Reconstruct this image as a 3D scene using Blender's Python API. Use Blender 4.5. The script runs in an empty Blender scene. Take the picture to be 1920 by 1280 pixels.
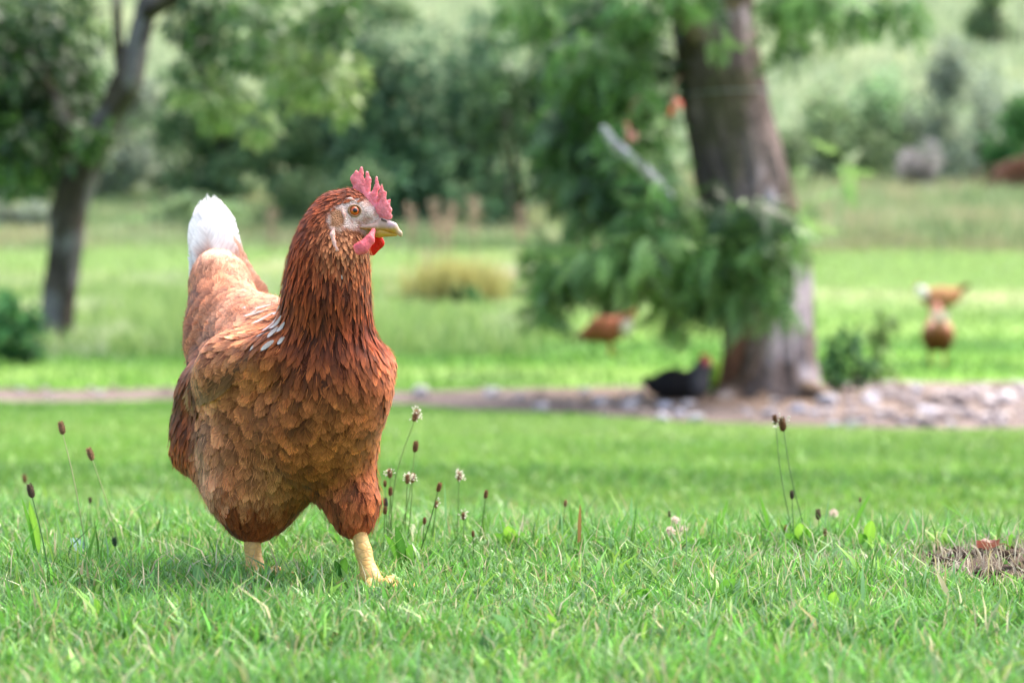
import bpy, math, random
import numpy as np
from mathutils import Vector

random.seed(7)
rng = np.random.default_rng(11)
scene = bpy.context.scene
COL = scene.collection

# ------------------------------------------------------------------ camera
F = 70.0 / 36.0 * 1920.0          # focal length in pixels of the 1920 px wide photograph
CAM_Z, HORIZON = 0.33, 522.0
PITCH = math.atan((640.0 - HORIZON) / F)
HEN_D = 2.17
cam_data = bpy.data.cameras.new("camera")
cam = bpy.data.objects.new("camera", cam_data)
COL.objects.link(cam)
cam.location = (0, 0, CAM_Z)
cam.rotation_euler = (math.pi / 2 - PITCH, 0, 0)
cam_data.lens = 70.0
cam_data.sensor_width = 36.0
cam_data.clip_start = 0.05
cam_data.clip_end = 2000.0
cam_data.dof.use_dof = True
cam_data.dof.focus_distance = 2.09
cam_data.dof.aperture_fstop = 4.4
scene.camera = cam

# ------------------------------------------------------------------ light
SUN_EL, SUN_AZ = math.radians(60), math.radians(48)     # azimuth measured from +Y towards +X
world = bpy.data.worlds.new("World")
scene.world = world
world.use_nodes = True
wn = world.node_tree.nodes
wl = world.node_tree.links
bg = wn["Background"]
sky = wn.new("ShaderNodeTexSky")
sky.sky_type = 'NISHITA'
sky.sun_disc = False
sky.sun_elevation = SUN_EL
sky.sun_rotation = SUN_AZ
sky.air_density = 1.0
sky.dust_density = 6.0
sky.ozone_density = 0.6
wl.new(sky.outputs[0], bg.inputs[0])
bg.inputs[1].default_value = 0.15
sun_data = bpy.data.lights.new("sun", 'SUN')
sun_data.energy = 0.7
sun_data.angle = math.radians(45)
sun_data.color = (1.0, 0.96, 0.90)
sun = bpy.data.objects.new("sun", sun_data)
COL.objects.link(sun)
to_sun = Vector((math.sin(SUN_AZ) * math.cos(SUN_EL), math.cos(SUN_AZ) * math.cos(SUN_EL), math.sin(SUN_EL)))
sun.rotation_euler = to_sun.to_track_quat('Z', 'Y').to_euler()
sun.location = (3, -3, 8)
scene.view_settings.view_transform = 'Standard'
scene.view_settings.look = 'None'
scene.view_settings.gamma = 1.0
scene.view_settings.exposure = 1.86
scene.view_settings.use_curve_mapping = False
scene.render.engine = 'CYCLES'
scene.cycles.max_bounces = 6
scene.cycles.diffuse_bounces = 4
scene.cycles.glossy_bounces = 2
scene.cycles.transmission_bounces = 3
scene.cycles.transparent_max_bounces = 12
scene.cycles.use_denoising = True
scene.cycles.sample_clamp_indirect = 6.0

# ------------------------------------------------------------------ helpers
CP, SP = math.cos(PITCH), math.sin(PITCH)

def at(u, v, d):
    """world point that lies at depth d (metres along +Y) on the sight line of photo point (u, v)"""
    u = np.asarray(u, float); v = np.asarray(v, float); d = np.asarray(d, float)
    a = (u - 960) / F; b = (640 - v) / F
    dy = CP + b * SP
    dz = -SP + b * CP
    return np.stack([a / dy * d, d + 0 * a, CAM_Z + dz / dy * d], -1)

def proj(p):
    x, y, z = p[..., 0], p[..., 1], p[..., 2] - CAM_Z
    fwd = y * CP - z * SP
    up = y * SP + z * CP
    return 960 + F * x / fwd, 640 - F * up / fwd

def lin(c):
    c = np.asarray(c, float) / 255.0
    return np.where(c <= 0.04045, c / 12.92, ((c + 0.055) / 1.055) ** 2.4)

def lerp(a, b, t):
    return a + (b - a) * t

def sstep(a, b, x):
    t = np.clip((np.asarray(x, float) - a) / (b - a), 0, 1)
    return t * t * (3 - 2 * t)

def _hash(ix, iy, iz, seed):
    n = (ix.astype(np.int64) * 374761393 + iy.astype(np.int64) * 668265263 + iz.astype(np.int64) * 2147483647 + seed * 974711) & 0xffffffff
    n = ((n ^ (n >> 13)) * 1274126177) & 0xffffffff
    n = (n ^ (n >> 16)) & 0xffff
    return n / 65535.0

def vnoise(p, seed=0):
    """value noise in [-1, 1]"""
    p = np.asarray(p, float)
    i = np.floor(p).astype(np.int64); f = p - i
    f = f * f * (3 - 2 * f)
    out = 0
    for a in (0, 1):
        for b in (0, 1):
            for c in (0, 1):
                w = (f[..., 0] if a else 1 - f[..., 0]) * (f[..., 1] if b else 1 - f[..., 1]) * (f[..., 2] if c else 1 - f[..., 2])
                out = out + w * _hash(i[..., 0] + a, i[..., 1] + b, i[..., 2] + c, seed)
    return out * 2 - 1

def fbm(p, octaves=3, seed=0):
    out = 0; amp = 0.5; p = np.asarray(p, float)
    for o in range(octaves):
        out = out + amp * vnoise(p, seed + o)
        p = p * 2.03 + 17.3; amp *= 0.5
    return out

def n2(x, y, scale, seed=0, oc=2):
    return fbm(np.stack([np.asarray(x) * scale, np.asarray(y) * scale, 0 * np.asarray(x) + 0.37], -1), oc, seed)

def new_mesh(name, verts, faces, mat=None, smooth=True, attrs=None):
    """faces: one (M,k) array or a list of them; attrs: {name: (type, array)} on points"""
    if not isinstance(faces, (list, tuple)):
        faces = [faces]
    faces = [np.asarray(f, np.int32) for f in faces if len(f)]
    me = bpy.data.meshes.new(name)
    verts = np.ascontiguousarray(verts, np.float32)
    me.vertices.add(len(verts)); me.vertices.foreach_set("co", verts.ravel())
    loops = np.concatenate([f.ravel() for f in faces])
    tot = np.concatenate([np.full(len(f), f.shape[1], np.int32) for f in faces])
    start = np.concatenate([[0], np.cumsum(tot)[:-1]]).astype(np.int32)
    me.loops.add(len(loops)); me.loops.foreach_set("vertex_index", loops)
    me.polygons.add(len(tot)); me.polygons.foreach_set("loop_start", start)
    try:
        me.polygons.foreach_set("loop_total", tot)
    except Exception:
        pass
    if smooth:
        me.polygons.foreach_set("use_smooth", np.ones(len(tot), bool))
    for k, (t, a) in (attrs or {}).items():
        at_ = me.attributes.new(k, t, 'POINT')
        a = np.asarray(a, np.float32)
        if t == 'FLOAT_COLOR':
            if a.shape[1] == 3:
                a = np.concatenate([a, np.ones((len(a), 1), np.float32)], 1)
            at_.data.foreach_set("color", np.ascontiguousarray(a).ravel())
        elif t == 'FLOAT_VECTOR':
            at_.data.foreach_set("vector", np.ascontiguousarray(a).ravel())
        else:
            at_.data.foreach_set("value", np.ascontiguousarray(a).ravel())
    me.update(); me.validate()
    if mat:
        me.materials.append(mat)
    return me

def add(name, me, parent=None, loc=None):
    o = bpy.data.objects.new(name, me)
    COL.objects.link(o)
    if parent is not None:
        o.parent = parent
        if loc is None:
            o.matrix_parent_inverse = parent_inv(parent)
    if loc is not None:
        o.location = loc
    return o

def parent_inv(p):
    from mathutils import Matrix, Euler
    return (Matrix.Translation(p.location) @ Euler(p.rotation_euler).to_matrix().to_4x4()).inverted()

def empty(name, loc):
    o = bpy.data.objects.new(name, None)
    COL.objects.link(o)
    o.location = [float(c) for c in loc]
    o.empty_display_size = 0.05
    return o

def tag(o, label, cat, group=None, kind=None):
    o["label"] = label; o["category"] = cat
    if group: o["group"] = group
    if kind: o["kind"] = kind
    return o

# ------------------------------------------------------------------ materials
def mat_new(name):
    m = bpy.data.materials.new(name); m.use_nodes = True
    nt = m.node_tree
    return m, nt.nodes, nt.links, nt.nodes["Principled BSDF"], nt.nodes["Material Output"]

def mathn(nt, op, a, b=None, c=None):
    n = nt.new("ShaderNodeMath"); n.operation = op
    return n

def leaf_material(name, trans=0.35, rough=0.5, spec=0.3, attr="Col", noise=0.0, bump=None, gain=1.0):
    m, n, l, p, out = mat_new(name)
    a = n.new("ShaderNodeAttribute"); a.attribute_name = attr
    src = a.outputs["Color"]
    if noise:
        tx = n.new("ShaderNodeTexNoise"); tx.inputs["Scale"].default_value = noise; tx.inputs["Detail"].default_value = 3
        tc = n.new("ShaderNodeTexCoord"); l.new(tc.outputs["Object"], tx.inputs["Vector"])
        mr = n.new("ShaderNodeMapRange"); mr.inputs["From Min"].default_value = 0.3; mr.inputs["From Max"].default_value = 0.7
        mr.inputs["To Min"].default_value = 0.75; mr.inputs["To Max"].default_value = 1.25
        l.new(tx.outputs["Fac"], mr.inputs["Value"])
        mx = n.new("ShaderNodeVectorMath"); mx.operation = 'SCALE'
        l.new(src, mx.inputs[0]); l.new(mr.outputs[0], mx.inputs["Scale"])
        src = mx.outputs[0]
    l.new(src, p.inputs["Base Color"])
    p.inputs["Roughness"].default_value = rough
    p.inputs["Specular IOR Level"].default_value = spec
    if trans > 0:
        t = n.new("ShaderNodeBsdfTranslucent"); l.new(src, t.inputs["Color"])
        mix = n.new("ShaderNodeMixShader"); mix.inputs[0].default_value = trans
        l.new(p.outputs[0], mix.inputs[1]); l.new(t.outputs[0], mix.inputs[2])
        l.new(mix.outputs[0], out.inputs["Surface"])
    return m

def plain_material(name, rgb, rough=0.5, spec=0.3, noise=None, amount=0.2, bump=0.0, bump_scale=200, sss=0.0, sss_r=(0.004, 0.0015, 0.001), coat=0.0):
    m, n, l, p, out = mat_new(name)
    c = list(lin(rgb)) + [1]
    p.inputs["Base Color"].default_value = c
    p.inputs["Roughness"].default_value = rough
    p.inputs["Specular IOR Level"].default_value = spec
    p.inputs["Coat Weight"].default_value = coat
    tc = n.new("ShaderNodeTexCoord")
    if noise:
        tx = n.new("ShaderNodeTexNoise"); tx.inputs["Scale"].default_value = noise; tx.inputs["Detail"].default_value = 4
        l.new(tc.outputs["Object"], tx.inputs["Vector"])
        cr = n.new("ShaderNodeValToRGB")
        cr.color_ramp.elements[0].position = 0.3; cr.color_ramp.elements[1].position = 0.7
        cr.color_ramp.elements[0].color = [x * (1 - amount) for x in c[:3]] + [1]
        cr.color_ramp.elements[1].color = [min(1, x * (1 + amount)) for x in c[:3]] + [1]
        l.new(tx.outputs["Fac"], cr.inputs[0]); l.new(cr.outputs[0], p.inputs["Base Color"])
    if bump:
        bt = n.new("ShaderNodeTexNoise"); bt.inputs["Scale"].default_value = bump_scale
        l.new(tc.outputs["Object"], bt.inputs["Vector"])
        b = n.new("ShaderNodeBump"); b.inputs["Strength"].default_value = bump; b.inputs["Distance"].default_value = 0.002
        l.new(bt.outputs["Fac"], b.inputs["Height"]); l.new(b.outputs[0], p.inputs["Normal"])
    if sss:
        p.inputs["Subsurface Weight"].default_value = sss
        p.inputs["Subsurface Radius"].default_value = (1.0, 0.4, 0.25)
        p.inputs["Subsurface Scale"].default_value = sss_r[0]
    return m

def attr_material(name, rough=0.6, spec=0.25, bump=0.0, bump_scale=60, sss=0.0, sss_scale=0.003, attr="Col", fine=0.0, fine_scale=80):
    m, n, l, p, out = mat_new(name)
    a = n.new("ShaderNodeAttribute"); a.attribute_name = attr
    src = a.outputs["Color"]
    tc = n.new("ShaderNodeTexCoord")
    if fine:
        tx = n.new("ShaderNodeTexNoise"); tx.inputs["Scale"].default_value = fine_scale; tx.inputs["Detail"].default_value = 5
        l.new(tc.outputs["Object"], tx.inputs["Vector"])
        mr = n.new("ShaderNodeMapRange"); mr.inputs["From Min"].default_value = 0.3; mr.inputs["From Max"].default_value = 0.7
        mr.inputs["To Min"].default_value = 1 - fine; mr.inputs["To Max"].default_value = 1 + fine
        l.new(tx.outputs["Fac"], mr.inputs["Value"])
        mx = n.new("ShaderNodeVectorMath"); mx.operation = 'SCALE'
        l.new(src, mx.inputs[0]); l.new(mr.outputs[0], mx.inputs["Scale"]); src = mx.outputs[0]
    l.new(src, p.inputs["Base Color"])
    p.inputs["Roughness"].default_value = rough
    p.inputs["Specular IOR Level"].default_value = spec
    if bump:
        bt = n.new("ShaderNodeTexNoise"); bt.inputs["Scale"].default_value = bump_scale; bt.inputs["Detail"].default_value = 5
        l.new(tc.outputs["Object"], bt.inputs["Vector"])
        b = n.new("ShaderNodeBump"); b.inputs["Strength"].default_value = bump; b.inputs["Distance"].default_value = 0.01
        l.new(bt.outputs["Fac"], b.inputs["Height"]); l.new(b.outputs[0], p.inputs["Normal"])
    if sss:
        p.inputs["Subsurface Weight"].default_value = sss
        p.inputs["Subsurface Radius"].default_value = (1.0, 0.4, 0.25)
        p.inputs["Subsurface Scale"].default_value = sss_scale
    return m

M_GRASS = leaf_material("grass_blade", trans=0.32, rough=0.36, spec=0.5)
M_LEAF = leaf_material("tree_leaf", trans=0.35, rough=0.32, spec=0.55)
M_FARLEAF = leaf_material("far_leaf", trans=0.3, rough=0.6, spec=0.2)
M_GROUND = attr_material("soil_and_turf", rough=0.95, spec=0.1, bump=0.6, bump_scale=40, fine=0.3, fine_scale=60)
M_DIRT = attr_material("bare_earth", rough=0.95, spec=0.15, bump=0.8, bump_scale=30, fine=0.35, fine_scale=25)
M_BARK = attr_material("bark", rough=0.9, spec=0.2, bump=0.9, bump_scale=25, fine=0.35, fine_scale=30)
M_STONE = attr_material("stone", rough=0.8, spec=0.25, bump=0.4, bump_scale=30, fine=0.2, fine_scale=20)

# ------------------------------------------------------------------ ground
_PY = np.array([-30, 0, 2.4, 2.7, 3.2, 4, 6, 9, 10.5, 12, 15, 18, 22, 30, 36, 45, 60, 100, 160, 260, 400], float)
_PZ = np.array([0, 0, 0, -.02, -.075, -.14, -.24, -.34, -.37, -.36, -.30, -.12, .12, .6, 1.0, 2.0, 4.5, 14, 32, 58, 70], float)

def G(x, y):
    x = np.asarray(x, float); y = np.asarray(y, float)
    ys = y + 0.22 * np.clip(x, -1.2, 1.2) * sstep(1.5, 3, y) * (1 - sstep(5, 9, y))
    z = (np.interp(ys - .12 * np.minimum(1, np.abs(ys) / 10), _PY, _PZ) + np.interp(ys, _PY, _PZ) + np.interp(ys + .12 * np.minimum(1, np.abs(ys) / 10), _PY, _PZ)) / 3
    z = z + 0.010 * n2(x, y, 2.2, 3) * sstep(0.5, 1.5, y)
    z = z + 0.014 * np.exp(-((x - .60) / .17) ** 2 - ((y - 2.28) / .12) ** 2)
    z = z + 0.05 * n2(x * 0.5, y, 0.9, 5) * sstep(3.2, 5, y) * (1 - sstep(8.6, 9.6, y))
    z = z + 0.05 * n2(x * 0.6, y, 0.5, 6) * sstep(12.5, 14, y)
    z = z + 0.6 * n2(x, y, 0.08, 8) * sstep(28, 60, y)
    z = z + 0.0025 * np.abs(x) ** 1.3 * sstep(30, 60, y)
    return z

def path_edges(x):
    near = np.interp(x, [-9, -4, -.56, .3, .8, 2.7, 9], [11.6, 11.5, 11.1, 10.0, 9.2, 8.7, 8.6]) + 0.5 * n2(x, x * 0, 1.7, 21, 3)
    far = np.interp(x, [-9, -4, -.5, .5, 1.2, 3, 9], [12.4, 12.4, 12.2, 12.4, 12.7, 12.9, 13.0]) + 0.5 * n2(x, x * 0 + 5, 1.6, 22, 3)
    return near, far

def on_path(x, y, pad=0.0):
    a, b = path_edges(x)
    return (y > a - pad) & (y < b + pad)

def scar(x, y):
    """bare, strawy scrape in the turf at the right of the knoll (0..1)"""
    e = ((x - 0.575) / 0.15) ** 2 + ((y - 2.22) / 0.12) ** 2 + 0.9 * n2(x, y, 9, 31)
    e2 = ((x - 0.36) / 0.22) ** 2 + ((y - 2.27) / 0.08) ** 2 + 0.9 * n2(x, y, 11, 32)
    return np.maximum(1 - sstep(0.5, 1.15, e), 0.42 * (1 - sstep(0.4, 1.2, e2)))

def grass_tone(x, y):
    """local colour of the turf in linear rgb, by place"""
    a = n2(x, y, 1.1, 41, 3)[..., None]; b = n2(x, y, 0.35, 42, 3)[..., None]
    near = lin((104, 160, 66)); lush = lin((122, 164, 72)); dark = lin((84, 130, 56)); pale = lin((156, 180, 116)); dry = lin((192, 194, 152))
    yy = np.asarray(y, float)[..., None]
    c = near + 0 * yy
    c = lerp(c, lush, sstep(2.6, 4.5, yy))
    c = lerp(c, dark, np.clip(sstep(0.05, 0.45, a) * 0.5, 0, 1))
    band = n2(np.asarray(x) * .16, np.asarray(y) * .9 + .05 * np.asarray(x), 1.0, 47, 3)[..., None]
    c = lerp(c, dark, sstep(-.02, .22, band) * .85 * sstep(3, 4.5, yy) * (1 - sstep(20, 26, yy)))
    c = lerp(c, lin((150, 172, 104)), sstep(.02, .3, -band) * .5 * sstep(3, 4.5, yy))
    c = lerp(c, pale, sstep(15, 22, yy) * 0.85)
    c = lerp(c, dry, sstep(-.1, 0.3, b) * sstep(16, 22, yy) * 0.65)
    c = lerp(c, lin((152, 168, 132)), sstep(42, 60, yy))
    return c

ys = np.concatenate([np.linspace(-25, 0.9, 18), np.linspace(1.0, 4.2, 110), np.geomspace(4.25, 400, 190)])
ss = np.linspace(-1, 1, 181)
ss = np.sign(ss) * np.abs(ss) ** 1.5
YY, SS = np.meshgrid(ys, ss, indexing='ij')
XX = SS * (5 + 0.75 * np.abs(YY))
ZZ = G(XX, YY)
nr, nc = YY.shape
idx = np.arange(nr * nc).reshape(nr, nc)
quads = np.stack([idx[:-1, :-1], idx[:-1, 1:], idx[1:, 1:], idx[1:, :-1]], -1).reshape(-1, 4)
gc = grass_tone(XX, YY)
thatch = lin((58, 62, 34))
gc = lerp(gc, thatch, (0.75 * (1 - sstep(3, 12, YY)))[..., None])
sc = scar(XX, YY)[..., None]
gc = lerp(gc, lin((84, 72, 62)), sc)
ground = add("ground", new_mesh("ground", np.stack([XX, YY, ZZ], -1).reshape(-1, 3), quads, M_GROUND, attrs={"Col": ('FLOAT_COLOR', gc.reshape(-1, 3))}))
tag(ground, "green turf rising from a knoll to a far hillside", "ground", kind="structure")

# dirt path along the foot of the knoll
px = np.linspace(-8, 8, 260); pt = np.linspace(0, 1, 15)
PX, PT = np.meshgrid(px, pt, indexing='ij')
a_, b_ = path_edges(px)
PYY = a_[:, None] + (b_ - a_)[:, None] * PT
PZZ = G(PX, PYY) + 0.012 * np.sin(np.pi * PT) + 0.004 + 0.02 * n2(PX, PYY, 4, 51) * np.sin(np.pi * PT)
bare = np.exp(-(((PX - 1.1) / 0.9) ** 2 + ((PYY - 11.2) / 0.9) ** 2))
PZZ = PZZ + 0.02 * bare
idx = np.arange(PX.size).reshape(PX.shape)
quads = np.stack([idx[:-1, :-1], idx[1:, :-1], idx[1:, 1:], idx[:-1, 1:]], -1).reshape(-1, 4)
pc = lerp(lin((132, 118, 112)), lin((98, 86, 80)), sstep(-.3, .4, n2(PX, PYY, 3, 52, 3))[..., None])
pc = lerp(pc, lin((118, 98, 82)), np.clip(bare, 0, 1)[..., None])
dirt_path = add("path", new_mesh("path", np.stack([PX, PYY, PZZ], -1).reshape(-1, 3), quads, M_DIRT, attrs={"Col": ('FLOAT_COLOR', pc.reshape(-1, 3))}))
tag(dirt_path, "bare earth path crossing the grass below the big tree", "path", kind="structure")

def path_lift(x, y):
    return 0.02 * math.exp(-(((x - 1.1) / 0.9) ** 2 + ((y - 11.2) / 0.9) ** 2)) + 0.012

def ground_z(x, y):
    return float(G(np.array([x]), np.array([y]))[0])
# ------------------------------------------------------------------ implicit bodies
class Blob:
    """smooth union of tapered capsules; k is the blend width"""
    def __init__(self, k=0.012):
        self.k = k; self.c = []
    def cone(self, a, ra, b, rb, sc=(1, 1, 1)):
        self.c.append((np.asarray(a, float), float(ra), np.asarray(b, float), float(rb), np.asarray(sc, float)))
    def __call__(self, p):
        p = np.asarray(p, float); acc = None; k = self.k
        for a, ra, b, rb, sc in self.c:
            ab = (b - a) * sc; q = (p - a) * sc
            t = np.clip((q @ ab) / max(1e-12, ab @ ab), 0, 1)
            d = np.sqrt(((q - t[..., None] * ab) ** 2).sum(-1)) - (ra + (rb - ra) * t)
            e = np.exp(-np.clip(d, -1, 1) / k)
            acc = e if acc is None else acc + e
        return -k * np.log(np.maximum(acc, 1e-300))
    def normal(self, p, h=6e-4):
        g = 0
        for e in np.array([[1, -1, -1], [-1, -1, 1], [-1, 1, -1], [1, 1, 1]], float):
            g = g + e * self(p + e * h)[..., None]
        return g / np.maximum(1e-12, np.sqrt((g ** 2).sum(-1)))[..., None]
    def project(self, p, height=0.0, it=2):
        for _ in range(it):
            n = self.normal(p)
            p = p - n * (self(p) - height)[..., None]
        return p
    def bounds(self, pad):
        lo = np.min([np.minimum(a - ra / sc, b - rb / sc) for a, ra, b, rb, sc in self.c], 0) - pad
        hi = np.max([np.maximum(a + ra / sc, b + rb / sc) for a, ra, b, rb, sc in self.c], 0) + pad
        return lo, hi

def surface_nets(f, h, pad=None):
    lo, hi = f.bounds((pad or 2 * h) + f.k)
    n = np.ceil((hi - lo) / h).astype(int) + 1
    ax = [lo[i] + h * np.arange(n[i]) for i in range(3)]
    V = np.empty(n)
    for i in range(n[0]):
        g = np.empty((n[1], n[2], 3)); g[..., 0] = ax[0][i]; g[..., 1] = ax[1][:, None]; g[..., 2] = ax[2][None, :]
        V[i] = f(g)
    S = V < 0
    m = [s - 1 for s in n]
    cor = {}
    for a in (0, 1):
        for b in (0, 1):
            for c in (0, 1):
                cor[(a, b, c)] = (slice(a, a + m[0]), slice(b, b + m[1]), slice(c, c + m[2]))
    cnt = np.zeros(m, int)
    for k in cor: cnt += S[cor[k]]
    mixed = (cnt > 0) & (cnt < 8)
    ci = np.argwhere(mixed)
    ids = -np.ones(m, np.int64); ids[mixed] = np.arange(len(ci))
    acc = np.zeros((len(ci), 3)); num = np.zeros(len(ci))
    ks = list(cor)
    for k1 in ks:
        for axis in range(3):
            if k1[axis] == 1: continue
            k2 = list(k1); k2[axis] = 1; k2 = tuple(k2)
            v1 = V[cor[k1]][mixed]; v2 = V[cor[k2]][mixed]
            x = (v1 < 0) != (v2 < 0)
            t = np.where(x, v1 / np.where(x, v1 - v2, 1), 0)
            o = np.array(k1, float)[None] + 0 * acc
            o[:, axis] += t
            acc[x] += o[x]; num[x] += 1
    P = lo + h * (ci + acc / num[:, None])
    F_ = []
    for axis in range(3):
        b, c = [(1, 2), (2, 0), (0, 1)][axis]
        sl0 = [slice(1, m[i]) for i in range(3)]; sl0[axis] = slice(0, m[axis])
        sl1 = list(sl0); sl1[axis] = slice(1, m[axis] + 1)
        s0 = S[tuple(sl0)]; s1 = S[tuple(sl1)]
        e = np.argwhere(s0 != s1)
        sign = s0[s0 != s1]
        base = e.copy()
        for i in range(3):
            if i != axis: base[:, i] += 1
        def cell(db, dc):
            q = base.copy(); q[:, b] -= db; q[:, c] -= dc
            return ids[q[:, 0], q[:, 1], q[:, 2]]
        q = np.stack([cell(1, 1), cell(0, 1), cell(0, 0), cell(1, 0)], -1)
        q[~sign] = q[~sign][:, ::-1]
        F_.append(q)
    F_ = np.concatenate(F_)
    F_ = F_[(F_ >= 0).all(1)]
    P = f.project(P, 0, 1)
    return P, F_

class Merge(Blob):
    """smooth union of whole blobs, each keeping its own blend width"""
    def __init__(self, parts, k):
        self.parts = parts; self.k = k; self.c = sum([b.c for b in parts], [])
    def __call__(self, p):
        e = sum(np.exp(-np.clip(b(p), -1, 1) / self.k) for b in self.parts)
        return -self.k * np.log(np.maximum(e, 1e-300))

# ------------------------------------------------------------------ feathers
def feather_material(name, fray=1.0):
    m, n, l, p, out = mat_new(name)
    def attr(nm):
        a = n.new("ShaderNodeAttribute"); a.attribute_name = nm; return a
    def math(op, a, b=None, clamp=False):
        q = n.new("ShaderNodeMath"); q.operation = op; q.use_clamp = clamp
        for i, s in enumerate((a, b)):
            if s is None: continue
            if isinstance(s, (int, float)): q.inputs[i].default_value = s
            else: l.new(s, q.inputs[i])
        return q.outputs[0]
    A, B, U = attr("colA"), attr("colB"), attr("fuv")
    sep = n.new("ShaderNodeSeparateXYZ"); l.new(U.outputs["Vector"], sep.inputs[0])
    c, s, r = sep.outputs[0], sep.outputs[1], sep.outputs[2]
    ac = math('ABSOLUTE', c)
    # barbs run obliquely away from the shaft
    bx = n.new("ShaderNodeCombineXYZ")
    l.new(math('SUBTRACT', math('MULTIPLY', s, 14.0), math('MULTIPLY', ac, 5.0)), bx.inputs[0])
    l.new(math('MULTIPLY', c, 0.9), bx.inputs[1]); l.new(math('MULTIPLY', r, 91.0), bx.inputs[2])
    tx = n.new("ShaderNodeTexNoise"); tx.inputs["Scale"].default_value = 1.6; tx.inputs["Detail"].default_value = 4; tx.inputs["Roughness"].default_value = 0.65
    l.new(bx.outputs[0], tx.inputs["Vector"])
    barb = tx.outputs["Fac"]
    # pale margin towards the sides and the tip
    edge = math('MAXIMUM', math('MULTIPLY', math('POWER', ac, 3.0), 0.55), math('POWER', s, 2.6))
    edge = math('ADD', math('MULTIPLY', edge, 1.05), math('MULTIPLY', math('SUBTRACT', barb, 0.56), 1.1), True)
    mix = n.new("ShaderNodeMix"); mix.data_type = 'RGBA'
    l.new(edge, mix.inputs["Factor"]); l.new(A.outputs["Color"], mix.inputs["A"]); l.new(B.outputs["Color"], mix.inputs["B"])
    # pale shaft
    sh = n.new("ShaderNodeMapRange"); sh.inputs["From Min"].default_value = 0.0; sh.inputs["From Max"].default_value = 0.10
    sh.inputs["To Min"].default_value = 0.28; sh.inputs["To Max"].default_value = 0.0
    l.new(ac, sh.inputs["Value"])
    mix2 = n.new("ShaderNodeMix"); mix2.data_type = 'RGBA'
    l.new(sh.outputs[0], mix2.inputs["Factor"]); l.new(mix.outputs["Result"], mix2.inputs["A"]); l.new(B.outputs["Color"], mix2.inputs["B"])
    val = n.new("ShaderNodeMapRange"); val.inputs["From Min"].default_value = 0.25; val.inputs["From Max"].default_value = 0.75
    val.inputs["To Min"].default_value = 0.72; val.inputs["To Max"].default_value = 1.22
    l.new(barb, val.inputs["Value"])
    scl = n.new("ShaderNodeVectorMath"); scl.operation = 'SCALE'
    l.new(mix2.outputs["Result"], scl.inputs[0]); l.new(val.outputs[0], scl.inputs["Scale"])
    l.new(scl.outputs[0], p.inputs["Base Color"])
    p.inputs["Roughness"].default_value = 0.55
    p.inputs["Specular IOR Level"].default_value = 0.22
    p.inputs["Sheen Weight"].default_value = 0.12
    p.inputs["Sheen Roughness"].default_value = 0.5
    # the vanes interlock into one soft coat: lean each vane's shading towards the body's own surface
    BN = attr("coat"); geo = n.new("ShaderNodeNewGeometry")
    nm = n.new("ShaderNodeMix"); nm.data_type = 'VECTOR'; nm.inputs["Factor"].default_value = 0.5
    l.new(geo.outputs["Normal"], nm.inputs["A"]); l.new(BN.outputs["Vector"], nm.inputs["B"])
    nz = n.new("ShaderNodeVectorMath"); nz.operation = 'NORMALIZE'; l.new(nm.outputs["Result"], nz.inputs[0])
    b = n.new("ShaderNodeBump"); b.inputs["Strength"].default_value = 0.3; l.new(nz.outputs[0], b.inputs["Normal"]); b.inputs["Distance"].default_value = 0.0008
    l.new(barb, b.inputs["Height"]); l.new(b.outputs[0], p.inputs["Normal"])
    t = n.new("ShaderNodeBsdfTranslucent"); l.new(scl.outputs[0], t.inputs["Color"])
    ms = n.new("ShaderNodeMixShader"); ms.inputs[0].default_value = 0.18
    l.new(p.outputs[0], ms.inputs[1]); l.new(t.outputs[0], ms.inputs[2])
    # loose barbs: the vane frays into strands towards its margin
    fx = n.new("ShaderNodeCombineXYZ")
    l.new(math('SUBTRACT', math('MULTIPLY', s, 46.0), math('MULTIPLY', ac, 16.0)), fx.inputs[0])
    l.new(math('MULTIPLY', c, 1.5), fx.inputs[1]); l.new(math('MULTIPLY', r, 57.0), fx.inputs[2])
    t2 = n.new("ShaderNodeTexNoise"); t2.inputs["Scale"].default_value = 1.0; t2.inputs["Detail"].default_value = 1
    l.new(fx.outputs[0], t2.inputs["Vector"])
    rim = math('MAXIMUM', ac, math('POWER', s, 2.0))
    th = n.new("ShaderNodeMapRange"); th.inputs["From Min"].default_value = 0.58; th.inputs["From Max"].default_value = 1.0
    th.inputs["To Min"].default_value = 0.2; th.inputs["To Max"].default_value = 0.2 + 0.46 * fray
    l.new(rim, th.inputs["Value"])
    gap = math('LESS_THAN', t2.outputs["Fac"], th.outputs[0])
    tr = n.new("ShaderNodeBsdfTransparent")
    ma = n.new("ShaderNodeMixShader"); l.new(gap, ma.inputs[0])
    l.new(ms.outputs[0], ma.inputs[1]); l.new(tr.outputs[0], ma.inputs[2]); l.new(ma.outputs[0], out.inputs["Surface"])
    return m

M_FEATHER = feather_material("feather")
M_VANE = feather_material("stiff_feather", 0.55)

ROWS = np.array([0, .16, .36, .56, .74, .88, .96, 1.0])
COLS = np.array([-1, -.55, 0, .55, 1.0])
ROUND = np.array([.35, .72, .95, 1.0, .97, .82, .58, .22])
POINT = np.array([.40, .78, .95, .92, .72, .44, .22, .04])

def unit(v):
    return v / np.maximum(1e-9, np.sqrt((v ** 2).sum(-1)))[..., None]

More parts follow.
